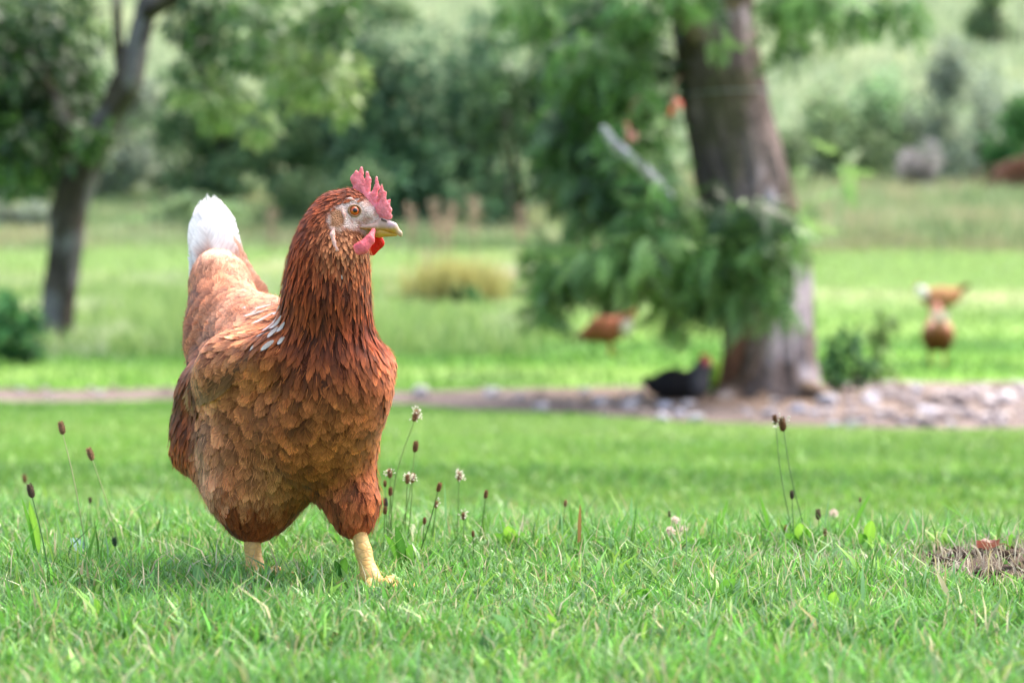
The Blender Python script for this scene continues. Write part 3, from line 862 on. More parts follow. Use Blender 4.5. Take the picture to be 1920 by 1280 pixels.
# rust coloured dock stalks standing in the field
for k, (u, v, d, u0, v0) in enumerate(((770, 402, 26, 772, 470), (815, 392, 26, 818, 470), (845, 396, 26.5, 846, 470), (888, 388, 25.5, 890, 480), (975, 405, 26, 976, 470), (832, 425, 25, 834, 480), (800, 480, 24, 804, 540), (508, 405, 30, 508, 450))):
    labs = ["leftmost rust brown dock stalk near the hen's beak", "tall dock stalk second from the beak", "dock stalk close beside the second one, slightly lower", "tallest pinkish brown dock seed head in the field", "lone pinkish dock seed head left of the tree foliage", "short dock stalk in front of the tall pair", "pale pinkish dock stalk low in the bright field", "faint pinkish dock stalk left of the hen's neck"]
    top = at(u, v, d); ft = at(u0, v0, d); ft[2] = ground_z(ft[0], d)
    o = empty("dock_plant", ft); tag(o, labs[k], "plant", "dock plants in the field")
    P, Fs = tube([ft, lerp(ft, top, .5) + np.array([.02, 0, 0]), top], [.012, .010, .006], 6)
    add("stem", new_mesh("stem", P, Fs, M_FARLEAF, attrs={"Col": ('FLOAT_COLOR', lin((136, 112, 84)) + np.zeros((len(P), 3)))}), o)
    r = np.random.default_rng(60 + k); n = 90; t = r.uniform(0, 1, n)
    c = top + np.stack([r.normal(0, .04, n), r.normal(0, .04, n), .12 - t * .42], -1)
    v_, f_, c_ = scatter(QUAD_V, QUAD_F, c, rot_frames(r.normal(0, 1, (n, 3)), r.uniform(0, 6, n)), np.full(n, .06), leaf_cols(n, (142, 122, 106), (184, 160, 146), r, .15))
    add("seed_head", new_mesh("seed_head", v_, f_, M_FARLEAF, smooth=False, attrs={"Col": ('FLOAT_COLOR', c_)}), o)["kind"] = "stuff"

# ------------------------------------------------------------------ stones on the path
def stone_mesh(k):
    r = np.random.default_rng(200 + k)
    p, f = ellipsoid(np.zeros(3), np.eye(3), (1, r.uniform(.65, .95), r.uniform(.45, .75)), 14, 9)
    for _ in range(5):      # split faces
        n = r.normal(0, 1, 3); n /= np.sqrt((n ** 2).sum()); d = p @ n - r.uniform(.5, .75)
        p = p - np.maximum(d, 0)[:, None] * n
    p = p * (1 + .10 * fbm(p * 2.2 + k * 7, 2, k))[:, None]
    base = lin([(164, 152, 150), (140, 128, 126), (184, 174, 172), (122, 108, 102), (158, 142, 130), (172, 168, 174)][k % 6])
    c = base * 1.25 * np.exp(.35 * fbm(p * 3 + k, 3, k + 2))[:, None]
    return new_mesh("stone", p, f, M_STONE, attrs={"Col": ('FLOAT_COLOR', c)})
STONES = [stone_mesh(k) for k in range(9)]
def stone(u, v, rpx, label, group, k, d=None, tall=1.0):
    if d is None:            # where the sight line meets the ground
        ds = np.linspace(8.5, 14, 900); q = at(np.full(900, u), np.full(900, v), ds)
        j = np.argmax(q[:, 2] < G(q[:, 0], q[:, 1])); d = ds[j] if q[j, 2] < G(q[j, 0], q[j, 1]) else 11.5
    p = at(u, v, d); s = m_at(d, rpx)
    o = add("stone", STONES[k % 9], None, (p[0], p[1], ground_z(p[0], d) + path_lift(p[0], d) * .8 + s * .36 * tall))
    r = np.random.default_rng(int(u * 3 + v))
    o.scale = (s, s * r.uniform(.8, 1.1), s * r.uniform(.75, 1.05) * tall); o.rotation_euler = (r.uniform(-.3, .3), r.uniform(-.3, .3), r.uniform(0, 6.28))
    tag(o, label, "stone", group)
NAMED = [(1556, 768, 27, "long pale stone just right of the trunk's foot", 2), (1632, 762, 25, "flat topped pale stone second from the trunk", 5), (1718, 748, 17, "upright whitish stone standing on edge in the rubble", 2),
    (1762, 762, 24, "dark slanted stone leaning in the middle of the rubble", 3), (1800, 765, 30, "broad brownish stone in the rubble's centre", 4), (1885, 762, 27, "bright warm stone near the right edge of the rubble", 2),
    (1852, 728, 9, "small blue grey stone alone at the rubble's top edge", 5), (1670, 787, 20, "big pale stone at the lower front of the rubble", 0), (1740, 786, 24, "pinkish pale stone at the front right of the rubble", 2),
    (1500, 779, 20, "pale stone below the trunk's right root", 5), (1440, 785, 18, "pale stone at the path's lower edge below the trunk", 2), (1305, 793, 18, "flat white stone in the grass edge below the black hen", 5), (1243, 790, 14, "leftmost white stone at the grass edge below the black hen", 2), (1275, 784, 13, "small white stone between two flat white ones", 5),
    (1165, 768, 17, "pale stone on the path left of the black hen", 0), (1125, 766, 18, "lilac grey flat stone on the path below the brown hen", 5), (1098, 745, 15, "light stone at the path's far edge below the brown hen", 2), (1203, 752, 18, "tan stone close behind the black hen's tail", 4),
    (925, 750, 22, "pale lilac stone lying alone in the path's centre", 5), (975, 755, 14, "small pale stone right of the lone lilac one", 0), (790, 748, 22, "flat pale stone just right of the brown hen's breast", 5), (40, 738, 10, "small white stone on the path at far left", 5), (170, 736, 8, "small round stone beside the larger white one at left", 5), (187, 744, 11, "larger white stone on the path left of the hen", 2), (210, 731, 7, "dark small stone right of the larger white one", 0), (312, 738, 12, "dull stone on the path nearest the hen's wing", 3), (85, 236 + 500, 9, "dull stone on the path below the leaning tree", 3)]
for k, (u, v, rp, lab, kk) in enumerate(NAMED):
    stone(u, v, rp, lab, "stones on the path", kk if k % 2 else kk + (3 if kk + 3 < 9 else 0), tall=1.6 if "upright" in lab else 1.0)
r = np.random.default_rng(77)
for k in range(200):
    u = 1545 + 380 * r.uniform(0, 1) ** .8; v = r.uniform(726, 803) + (1 - (u - 1560) / 380) * 4
    stone(u, v, 6 + 15 * r.uniform(0, 1) ** 2, "small pale stone in the rubble right of the trunk", "rubble stones right of the trunk", k)
for k in range(75):
    u = r.uniform(1000, 1560); v = r.uniform(742, 766) if r.uniform(0, 1) < .35 else 766 + 28 * r.uniform(0, 1) * sstep(960, 1300, u) + r.uniform(-4, 4)
    if 1215 < u < 1330 and v < 762: continue
    stone(u, v, 4 + 12 * r.uniform(0, 1) ** 2, "small stone in the bare earth left and front of the trunk", "small stones in front of the trunk", k)
for k in range(26):
    u = r.uniform(0, 1000); v = r.uniform(730, 752)
    if 330 < u < 750: continue
    stone(u, v, r.uniform(3, 7), "small stone on the left stretch of the path", "small stones on the left path", k)
# fallen stick against the root
P, Fs = tube([at(1330, 742, 11.0), at(1362, 728, 11.05), at(1400, 705, 11.0), at(1425, 660, 10.98)], [.016, .018, .02, .012], 8)
P[:, 2] = np.maximum(P[:, 2], G(P[:, 0], P[:, 1]))
tag(add("stick", new_mesh("stick", P, Fs, M_BARK, attrs={"Col": ('FLOAT_COLOR', lin((112, 96, 84)) + np.zeros((len(P), 3)))})), "curved dead stick leaning on the trunk's foot beside black hen", "stick")

# thin wire passed round the thick trunk
wc_ = at(1364, 178, TD + .1); an = np.linspace(math.radians(-165), math.radians(-12), 12)
P, Fs = tube([wc_ + np.array([.275 * math.cos(a) , .275 * math.sin(a), .012 * math.cos(a)]) for a in an], [.0022] * 12, 6)
tag(add("wire", new_mesh("wire", P, Fs, plain_material("old_wire", (150, 164, 166), rough=.5))), "thin pale wire stretched round the thick trunk", "wire")
# ------------------------------------------------------------------ grass
def blades(x, y, h, w, cols, seed, lean=.5, flat=0.0, z=None, tipc=1.12):
    r = np.random.default_rng(seed); n = len(x)
    z = G(x, y) if z is None else z
    a = r.uniform(0, 2 * np.pi, n); l = lean * r.uniform(.1, 1, n) ** .8 * (1 + flat * r.uniform(0, 1, n))
    d = np.stack([np.cos(a), np.sin(a), 0 * a], -1)
    b = r.uniform(0, 2 * np.pi, n); side = np.stack([np.cos(b), np.sin(b), 0 * b], -1)
    p0 = np.stack([x, y, z - .004], -1)
    up = np.array([0, 0, 1.0])
    cz = np.sqrt(np.maximum(.08, 1 - (l * .8) ** 2))
    p1 = p0 + (d * (l * .28)[:, None] + up * (.55 * (.6 + .4 * cz))[:, None]) * h[:, None]
    p2 = p0 + (d * l[:, None] + up * cz[:, None]) * h[:, None]
    s = side * (w * .5)[:, None]
    V = np.stack([p0 - s * .7, p0 + s * .7, p1 + s, p1 - s, p2], 1).reshape(-1, 3)
    o = np.arange(n)[:, None] * 5
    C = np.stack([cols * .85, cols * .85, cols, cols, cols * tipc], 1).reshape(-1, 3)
    return V, o + np.array([[0, 1, 2, 3]]), o + np.array([[3, 2, 4]]), C

def grass_object(name, sets, label, mat=None):
    Vs, Q, Tt, Cs = [], [], [], []; off = 0
    for V, q, t, C in sets:
        Vs.append(V); Q.append(q + off); Tt.append(t + off); Cs.append(C); off += len(V)
    o = add(name, new_mesh(name, np.concatenate(Vs), [np.concatenate(Q), np.concatenate(Tt)], mat or M_GRASS, attrs={"Col": ('FLOAT_COLOR', np.concatenate(Cs))}))
    return tag(o, label, "grass", kind="stuff")

def wedge(n, y0, y1, r, margin=1.12, pad=.12, power=1.0):
    """random places in the camera's field of view, plus a margin, between two depths"""
    y = np.sqrt(r.uniform(y0 ** 2, y1 ** 2, n)); k = 960 / F * margin
    return r.uniform(-1, 1, n) * (k * y + pad), y

r = np.random.default_rng(101)
# near knoll: short dense lawn with finer blades among broader ones
x, y = wedge(175000, 1.30, 3.5, r, 1.15, .25)
s = scar(x, y); k = r.uniform(0, 1, len(x)) > s * .93
x, y, s = x[k], y[k], s[k]
tuft = sstep(-.15, .35, n2(x, y, 9, 61, 3)); n = len(x)
crest = sstep(2.3, 2.7, y + .2 * x)
h = (.013 + .017 * r.uniform(0, 1, n) + .022 * tuft * r.uniform(.3, 1, n)) * (1 + .05 * crest) * (1 - .6 * s)
h *= np.where(r.uniform(0, 1, n) < .04, 1.7, 1)
h *= 1 - .2 * np.exp(-((x + .21) / .24) ** 2 - ((y - 2.06) / .17) ** 2)      # trodden where the hen walks
base = grass_tone(x, y)
kind = r.uniform(0, 1, n)[:, None]
c = base * np.exp(r.normal(0, .36, (n, 1)))
c = np.where(kind < .30, lerp(c, lin((146, 176, 132)), .55), c)           # blue green
c = np.where((kind > .30) & (kind < .46), lerp(c, lin((160, 192, 88)), .6), c)      # yellow green
c = np.where((kind > .945), lin((188, 176, 132)) * np.exp(r.normal(0, .2, (n, 1))), c)  # straw
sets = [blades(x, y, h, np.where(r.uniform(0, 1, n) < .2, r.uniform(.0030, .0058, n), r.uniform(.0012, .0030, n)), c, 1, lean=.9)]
# feathery yarrow-like foliage: many tiny segments along short arching ribs
m = 4200
x, y = wedge(m, 1.35, 3.1, r, 1.12, .2); k = (n2(x, y, 4, 63) > -.12) & (scar(x, y) < .4); x, y = x[k], y[k]; m = len(x)
a = r.uniform(0, 2 * np.pi, m); ln = r.uniform(.014, .034, m); t = np.linspace(.1, 1, 12)
rx = (x[:, None] + np.cos(a)[:, None] * ln[:, None] * t * .75).ravel(); ry = (y[:, None] + np.sin(a)[:, None] * ln[:, None] * t * .75).ravel()
rz = G(rx, ry) + (ln[:, None] * (1.0 * t - .35 * t * t) + .003).ravel()
cc = np.repeat(leaf_cols(m, (110, 152, 90), (150, 186, 126), r, .2), 12, 0)
w2 = np.repeat(ln, 12) * .20
for sgn in (1, 2):
    sets.append(blades(rx, ry, w2 * r.uniform(.8, 1.3, len(rx)), w2 * .26, cc, 70 + sgn, lean=1.0, z=rz))
# longer fringe standing up along the crest
x, y = wedge(1500, 2.3, 2.9, r, 1.12, .1); n = len(x)
sets.append(blades(x, y, r.uniform(.025, .06, n), r.uniform(.0018, .0036, n), leaf_cols(n, (86, 136, 52), (136, 184, 84), r, .15), 5, lean=.5))
# small broad leaves of clover and plantain in clusters, and cut straw lying flat
m = 420; x, y = wedge(m, 1.35, 2.9, r, 1.12, .1); k = scar(x, y) < .3; x, y = x[k], y[k]; m = len(x)
x = np.repeat(x, 8) + r.normal(0, .012, m * 8); y = np.repeat(y, 8) + r.normal(0, .012, m * 8); n = len(x)
cl_ = np.repeat(leaf_cols(m, (78, 132, 58), (150, 190, 96), r, .2), 8, 0) * np.exp(r.normal(0, .12, (n, 1)))
sets.append(blades(x, y, r.uniform(.014, .034, n), r.uniform(.005, .010, n), cl_, 9, lean=.95))
x, y = wedge(2300, 1.35, 2.9, r, 1.12, .1); n = len(x)
sets.append(blades(x, y, r.uniform(.014, .045, n), r.uniform(.0009, .0017, n), leaf_cols(n, (170, 158, 116), (222, 214, 184), r, .15), 10, lean=1.1, z=G(x, y) + r.uniform(.004, .016, n)))
# straw in the scrape
x, y = wedge(20000, 2.0, 2.75, r, 1.15, .1); s = scar(x, y); k = r.uniform(0, 1, len(x)) < s * .9; x, y = x[k], y[k]; n = len(x)
sets.append(blades(x, y, r.uniform(.010, .034, n), r.uniform(.0010, .0018, n), leaf_cols(n, (142, 130, 108), (198, 190, 168), r, .15), 6, lean=1.15))
grass_object("lawn_grass", sets, "short bright green lawn grass on the near knoll")

# slope between the knoll and the path
x, y = wedge(140000, 3.2, 12.4, r, 1.15, .3, 1.0)
k = ~on_path(x, y, -.05) | ((n2(x, y, 2.2, 91, 3) > .12 + .25 * sstep(-.6, .6, x))); x, y = x[k], y[k]; n = len(x)
tuft = .5 * sstep(-.2, .4, n2(x * .5, y, 1.6, 64, 3)) + .5 * sstep(-.05, .25, n2(x * .16, y * .9 + .05 * x, 1.0, 47, 3))
h = (.02 + .03 * r.uniform(0, 1, n) + .035 * tuft * r.uniform(.2, 1, n))
h *= (.35 + .65 * sstep(0, 1.3, path_edges(x)[0] - y)) * (.4 + .6 * sstep(3.5, 7, y))
c = grass_tone(x, y) * np.exp(r.normal(0, .2, (n, 1))); kk = r.uniform(0, 1, (n, 1))
c = np.where(kk < .2, lerp(c, lin((166, 190, 110)), .5), c)
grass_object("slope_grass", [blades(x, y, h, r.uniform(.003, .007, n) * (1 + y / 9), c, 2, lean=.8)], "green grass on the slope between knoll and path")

# field behind the path
x, y = wedge(120000, 12.2, 34, r, 1.2, .5)
k = ~on_path(x, y, -.05); x, y = x[k], y[k]; n = len(x)
tuft = sstep(-.1, .4, n2(x, y * .6, .5, 66, 3))
h = (.03 + .04 * r.uniform(0, 1, n) + .06 * tuft * r.uniform(0, 1, n)) * (1 + sstep(20, 34, y))
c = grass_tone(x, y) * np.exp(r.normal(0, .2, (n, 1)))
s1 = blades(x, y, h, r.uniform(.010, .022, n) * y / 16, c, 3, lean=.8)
# taller unmown strip on the left half, starting behind a mown edge
x = r.uniform(-7.5, .2, 30000); y = r.uniform(15.2, 24, 30000); n = len(x)
k = (x > -.27 * y - .5); x, y = x[k], y[k]; n = len(x)
h = r.uniform(.08, .24, n) * (1 + .5 * n2(x, y, .8, 68)) * sstep(15.0, 15.8, y)
c = leaf_cols(n, (112, 148, 76), (172, 192, 126), r, .15)
c = np.where(n2(x, y, 1.2, 69)[:, None] > .12, lerp(c, lin((204, 208, 176)), .55), c)
s2 = blades(x, y, h, r.uniform(.012, .026, n), c, 4, lean=.5)
grass_object("field_grass", [s1, s2], "pale green field grass behind the path")

# rough meadow at the far side of the field
x = r.uniform(-14, 14, 70000); y = r.uniform(31, 46, 70000); k = np.abs(x) < .3 * y; x, y = x[k], y[k]; n = len(x)
hm_ = np.where(x > 3, 1.0, .5)
h = r.uniform(.25, .8, n) * hm_ * sstep(30.5, 33, y) * (1 + .4 * n2(x, y, .5, 71))
c = leaf_cols(n, (136, 158, 108), (184, 194, 150), r, .15); q = n2(x, y, .55, 72, 3)[:, None]
c = np.where(q > .1, lerp(c, lin((178, 160, 130)), .45), c); c = np.where(q < -.15, lerp(c, lin((96, 130, 76)), .5), c)
s3 = blades(x, y, h, r.uniform(.03, .06, n), c, 7, lean=.4)
x = r.uniform(-34, 34, 70000); y = r.uniform(46, 125, 70000); n = len(x)
c = leaf_cols(n, (150, 170, 130), (190, 200, 166), r, .12); q = n2(x, y, .12, 74, 3)[:, None]
c = np.where(q > .12, lerp(c, lin((204, 210, 170)), .5), c)
s4 = blades(x, y, r.uniform(.3, .8, n), r.uniform(.10, .2, n), c, 8, lean=.6)
grass_object("meadow_grass", [s3, s4], "tall rough meadow grass at the far side and on the hillside", M_FARLEAF)
# yellowish dry clump in the field, and a pale one beside it
def clump(u, v, d, ru, hh, cols, label, n=1500):
    c0 = at(u, v, d); r = np.random.default_rng(int(u)); w = m_at(d, ru)
    x = c0[0] + r.normal(0, .5, n) * w; y = d + r.normal(0, .4, n) * w
    o = grass_object("grass_clump", [blades(x, y, r.uniform(.5, 1, n) * hh, r.uniform(.012, .03, n), leaf_cols(n, *cols, r, .12), int(v), lean=.55)], label)
    o["kind"] = "thing"; o["category"] = "grass clump"
clump(855, 585, 20.5, 85, .62, ((168, 166, 96), (196, 190, 130)), "yellowish tan clump of dry grass right of the hen's neck", 900)
clump(985, 555, 22, 55, .42, ((190, 188, 160), (216, 212, 190)), "whitish pale grass clump left of the tree's low leaves", 1600)
# ------------------------------------------------------------------ the hen in the foreground
hen_root_pos = at(575, 1092, HEN_D); hen_root_pos[2] = ground_z(hen_root_pos[0], hen_root_pos[1])
hen = empty("hen", hen_root_pos)
tag(hen, "large russet brown hen with white tail walking on the near grass", "hen", "hens")

def hp(u, v, dy):
    return at(u, v, HEN_D + dy)

def hr(r, dy=0.0):
    return r * (HEN_D + dy) / F

HB, HH = Blob(0.011), Blob(0.0035)
def hc(u1, v1, d1, r1, u2, v2, d2, r2, sc=(1, 1, 1), b=None):
    (b or HB).cone(hp(u1, v1, d1), hr(r1, d1), hp(u2, v2, d2), hr(r2, d2), sc)

HD = -0.085
# trunk
hc(612, 735, -.062, 104, 540, 742, .000, 118)
hc(540, 742, .000, 118, 458, 735, .075, 92)
hc(585, 800, -.045, 96, 500, 815, .015, 100)
hc(500, 815, .015, 100, 405, 815, .065, 58)
hc(640, 720, -.070, 86, 600, 800, -.05, 96)
# back and tail base
hc(480, 622, .060, 66, 425, 600, .125, 60)
hc(560, 655, -.01, 92, 480, 660, .06, 84)
hc(425, 600, .125, 60, 412, 530, .165, 44)
hc(412, 530, .165, 42, 406, 505, .18, 28)
hc(395, 650, .10, 42, 430, 720, .08, 70)
# wing on the visible side
hc(512, 668, -.090, 40, 435, 692, -.030, 50)
hc(435, 692, -.030, 50, 372, 735, .050, 30)
# wing on the far side
hc(700, 690, -.02, 38, 640, 690, .06, 46)
hc(640, 690, .06, 46, 560, 730, .13, 30)
# neck
hc(612, 655, -.072, 84, 612, 560, -.082, 68)
hc(612, 560, -.082, 68, 617, 480, -.085, 60)
hc(617, 480, -.085, 58, 616, 435, HD, 44)
# head
hc(634, 400, HD, 42, 655, 392, HD, 36, (1, 1.35, 1), HH)
hc(655, 397, HD, 36, 688, 406, HD, 21, (1, 1.35, 1), HH)
hc(645, 428, HD, 34, 668, 436, HD, 18, (1, 1.3, 1), HH)
hc(688, 408, HD, 20, 706, 415, HD, 11, (1, 1.2, 1), HH)
hc(628, 420, HD, 46, 622, 460, HD, 52, (1, 1.15, 1), HH)
# thighs
hc(480, 860, .005, 84, 472, 925, .000, 64)
hc(472, 925, .000, 62, 474, 980, -.005, 24)
hc(525, 885, -.01, 66, 500, 930, .0, 56)
hc(640, 870, -.030, 58, 662, 950, -.045, 38)
hc(662, 948, -.045, 37, 666, 982, -.05, 19)
# fluff behind
hc(372, 805, .08, 42, 352, 850, .085, 26)
hc(392, 850, .06, 46, 440, 915, .03, 50)
H = Merge([HB, HH], 0.005)

def hit(u, v, lo=-.35, hi=.4):
    """first surface point of the body along the sight line"""
    o = np.array([0, 0, CAM_Z]); d = unit(at(u, v, 1.0) - o)
    t = np.full(np.shape(u), HEN_D + lo)
    for _ in range(60):
        t = t + np.clip(H(o + d * t[..., None]), -.02, .02) * 0.9
    return o + d * t[..., None]

hv, hf = surface_nets(H, 0.0036)

# plumage chart: place, direction (right, down, away), length, width, pointedness, centre colour, margin colour, spacing
Z = [
 # head and neck
 (640, 362, (-1, .35, .0), 10, 5, .7, (120, 54, 28), (140, 68, 36)),
 (610, 380, (-1, .7, .0), 13, 6, .7, (126, 56, 28), (150, 72, 38)),
 (690, 372, (-.6, -.2, .0), 9, 4, .7, (128, 60, 32), (156, 84, 48)),
 (590, 430, (-.5, 1, .0), 26, 6, .8, (128, 56, 26), (158, 76, 38)),
 (640, 455, (.0, 1, .0), 16, 7, .6, (138, 80, 48), (176, 124, 88)),
 (662, 438, (-.1, 1, .0), 9, 5, .6, (140, 92, 60), (186, 146, 112)),
 (640, 432, (-.2, 1, .0), 9, 5, .6, (142, 92, 60), (180, 136, 104)),
 (560, 490, (-.3, 1, .0), 36, 6, .85, (124, 54, 26), (160, 78, 38)),
 (620, 510, (-.05, 1, .0), 34, 6, .85, (104, 45, 25), (136, 66, 36)),
 (680, 500, (.05, 1, .0), 20, 6, .7, (140, 70, 38), (172, 102, 62)),
 (540, 570, (-.35, 1, .1), 46, 8, .8, (120, 56, 29), (166, 88, 48)),
 (600, 580, (-.1, 1, .0), 44, 8, .8, (84, 38, 23), (124, 62, 36)),
 (660, 580, (.05, 1, .0), 40, 8, .8, (92, 40, 23), (132, 66, 38)),
 (695, 590, (.15, 1, .1), 40, 7, .8, (120, 50, 25), (150, 72, 38)),
 # breast
 (560, 650, (-.25, 1, .0), 46, 13, .65, (104, 52, 29), (158, 92, 54)),
 (620, 660, (.0, 1, .0), 42, 13, .65, (88, 44, 27), (150, 92, 58)),
 (680, 660, (.1, 1, .0), 36, 12, .6, (112, 56, 33), (166, 106, 70)),
 (725, 680, (.25, 1, .2), 28, 16, .45, (146, 82, 54), (190, 128, 94)),
 (560, 730, (-.25, 1, .0), 38, 23, .4, (112, 60, 36), (174, 114, 74)),
 (620, 740, (.0, 1, .0), 36, 21, .4, (108, 58, 35), (178, 120, 80)),
 (690, 740, (.1, 1, .0), 30, 20, .35, (126, 70, 44), (184, 124, 86)),
 (735, 760, (.2, 1, .2), 30, 20, .35, (138, 76, 48), (186, 126, 90)),
 (540, 800, (-.3, 1, .0), 38, 25, .3, (110, 62, 36), (168, 112, 72)),
 (600, 820, (-.05, 1, .0), 34, 23, .3, (112, 66, 36), (156, 106, 62)),
 (680, 820, (.15, 1, .0), 32, 22, .3, (122, 76, 42), (174, 124, 76)),
 (590, 890, (.0, 1, .1), 36, 20, .3, (112, 68, 36), (142, 98, 58)),
 (690, 880, (.1, 1, .0), 34, 18, .35, (134, 78, 46), (172, 116, 78)),
 # visible wing and shoulder
 (520, 600, (-.7, .75, .4), 42, 13, .6, (148, 82, 48), (196, 136, 96)),
 (480, 620, (-.85, .55, .6), 42, 15, .55, (152, 90, 60), (206, 156, 120)),
 (430, 640, (-.75, .75, .7), 38, 17, .45, (142, 84, 56), (198, 148, 114)),
 (500, 680, (-.8, .7, .4), 44, 22, .4, (140, 78, 47), (190, 132, 92)),
 (440, 700, (-.8, .7, .6), 42, 24, .35, (138, 80, 52), (192, 138, 104)),
 (395, 730, (-.7, .8, .6), 44, 24, .35, (132, 76, 50), (186, 134, 102)),
 (480, 760, (-.6, .9, .3), 40, 27, .3, (122, 68, 43), (178, 122, 84)),
 (410, 790, (-.5, 1, .4), 42, 28, .3, (142, 90, 64), (190, 142, 112)),
 (362, 690, (-.3, 1, .5), 60, 17, .6, (92, 46, 26), (126, 66, 38)),
 (348, 740, (-.2, 1, .4), 64, 16, .6, (88, 44, 25), (122, 62, 36)),
 # saddle and tail base
 (500, 570, (-.6, -.15, 1), 24, 17, .15, (156, 96, 72), (204, 150, 120)),
 (450, 575, (-.6, -.3, 1), 25, 19, .1, (156, 98, 72), (204, 152, 122)),
 (400, 590, (-.7, -.2, 1), 27, 22, .1, (146, 86, 58), (196, 140, 106)),
 (365, 600, (-.6, .3, 1), 32, 24, .1, (128, 70, 44), (172, 108, 74)),
 (420, 530, (-.1, -1, .6), 30, 22, .1, (158, 98, 70), (200, 148, 116)),
 (375, 530, (-.3, -.9, .6), 32, 24, .1, (150, 90, 62), (196, 142, 110)),
 (455, 520, (.2, -1, .6), 34, 22, .15, (168, 110, 82), (210, 162, 132)),
 (404, 500, (.0, -1, .5), 30, 20, .3, (190, 142, 116), (232, 206, 186)),
 # flanks, belly, thighs
 (390, 850, (-.3, 1, .3), 46, 26, .3, (166, 116, 92), (200, 156, 132)),
 (450, 850, (-.3, 1, .2), 44, 26, .3, (134, 84, 58), (180, 130, 98)),
 (340, 830, (-.3, 1, .3), 44, 10, .8, (150, 74, 40), (176, 100, 60)),
 (370, 900, (-.1, 1, .3), 44, 20, .4, (150, 100, 76), (186, 140, 112)),
 (500, 890, (-.3, 1, .1), 46, 20, .4, (156, 110, 76), (200, 160, 124)),
 (550, 920, (-.1, 1, .1), 40, 20, .35, (110, 68, 38), (146, 102, 62)),
 (440, 960, (.1, 1, .0), 40, 15, .5, (122, 68, 38), (150, 94, 58)),
 (490, 960, (-.2, 1, .0), 40, 15, .5, (104, 58, 32), (134, 84, 50)),
 (465, 985, (.0, 1, .0), 18, 8, .6, (108, 56, 30), (134, 76, 44)),
 (640, 930, (-.05, 1, .0), 38, 14, .5, (126, 74, 50), (162, 108, 80)),
 (685, 930, (.05, 1, .0), 38, 14, .5, (140, 80, 52), (176, 116, 84)),
 (664, 976, (.0, 1, .0), 18, 8, .6, (126, 62, 33), (150, 84, 50)),
]
zu = np.array([z[0] for z in Z], float); zv = np.array([z[1] for z in Z], float)
zpos = hit(zu, zv)
zdir = np.array([z[2] for z in Z], float)
zflow = unit(np.stack([zdir[:, 0], zdir[:, 2], -zdir[:, 1]], -1))
zval = np.array([[z[3], z[4], z[5]] for z in Z], float)
zA = lin(np.array([z[6] for z in Z])) * .82; zB = lin(np.array([z[7] for z in Z])) * 1.95
warm = np.array([1.14, .96, .80]); zA = zA * warm; zB = zB * warm
brs = (zv > 620) & (zu > 400); zA[brs] *= np.array([1.02, .84, .74]); zB[brs] *= np.array([.84, .72, .64])
sad = (zu <= 510) & (zv <= 605); zA[sad] *= np.array([.88, .98, 1.15]); zB[sad] *= np.array([.74, .76, .82]); zval[sad, :2] *= 1.22

def chart(p):
    d2 = ((p[:, None] - zpos[None]) ** 2).sum(-1)
    w = np.exp(-(d2 - d2.min(1)[:, None]) / (2 * 0.016 ** 2))
    w /= w.sum(1)[:, None]
    return unit(w @ zflow), w @ zval, w @ zA, w @ zB

def face_mask(p):
    """1 on the bare skin of the face"""
    u, v = proj(p)
    a = ((u - 674) / 50) ** 2 + ((v - 402) / 30) ** 2
    b = ((u - 634) / 19) ** 2 + ((v - 412) / 24) ** 2
    c = ((u - 694) / 20) ** 2 + ((v - 430) / 16) ** 2
    return np.maximum(1 - sstep(.75, 1.1, a), np.maximum(1 - sstep(.75, 1.1, b), 1 - sstep(.7, 1.1, c)))

_, _, bA, bB = chart(hv)
bodycol = bA * 0.8
u_, v_ = proj(hv)
fm = face_mask(hv)[:, None]
skin = lin((232, 206, 198)) + 0 * bodycol
skin = lerp(skin, lin((176, 132, 104)), (sstep(424, 440, v_) * (1 - sstep(700, 716, u_)))[:, None])
skin = lerp(skin, lin((208, 160, 146)), sstep(-.1, .5, vnoise(hv * 260, 3))[:, None])
skin = lerp(skin, lin((162, 112, 78)), ((1 - sstep(.6, 1.2, ((u_ - 632) / 16) ** 2 + ((v_ - 410) / 20) ** 2)))[:, None])
skin = lerp(skin, lin((150, 92, 60)), (sstep(.1, .6, vnoise(hv * 420, 9)) * .45)[:, None])
bodycol = lerp(bodycol, skin, fm)
# wrinkled skin of the face
hv2 = hv - H.normal(hv) * ((0.0016 * fbm(hv * np.array([330, 330, 260]), 3, 6))[:, None] * fm)
M_BODY = attr_material("hen_skin", rough=0.6, spec=0.25, bump=0.6, bump_scale=700, sss=0.0)
body = add("body", new_mesh("body", hv2, hf, M_BODY, attrs={"Col": ('FLOAT_COLOR', bodycol)}), hen)

# --- spread feathers over the skin
tri = np.concatenate([hf[:, [0, 1, 2]], hf[:, [0, 2, 3]]])
e1 = hv[tri[:, 1]] - hv[tri[:, 0]]; e2 = hv[tri[:, 2]] - hv[tri[:, 0]]
area = 0.5 * np.sqrt((np.cross(e1, e2) ** 2).sum(-1)); cum = np.cumsum(area)

def on_skin(n, seed):
    r = np.random.default_rng(seed)
    k = np.searchsorted(cum, r.uniform(0, cum[-1], n)); k = np.minimum(k, len(tri) - 1)
    a, b = r.uniform(0, 1, n), r.uniform(0, 1, n)
    s = a + b > 1; a[s] = 1 - a[s]; b[s] = 1 - b[s]
    return hv[tri[k, 0]] + e1[k] * a[:, None] + e2[k] * b[:, None]

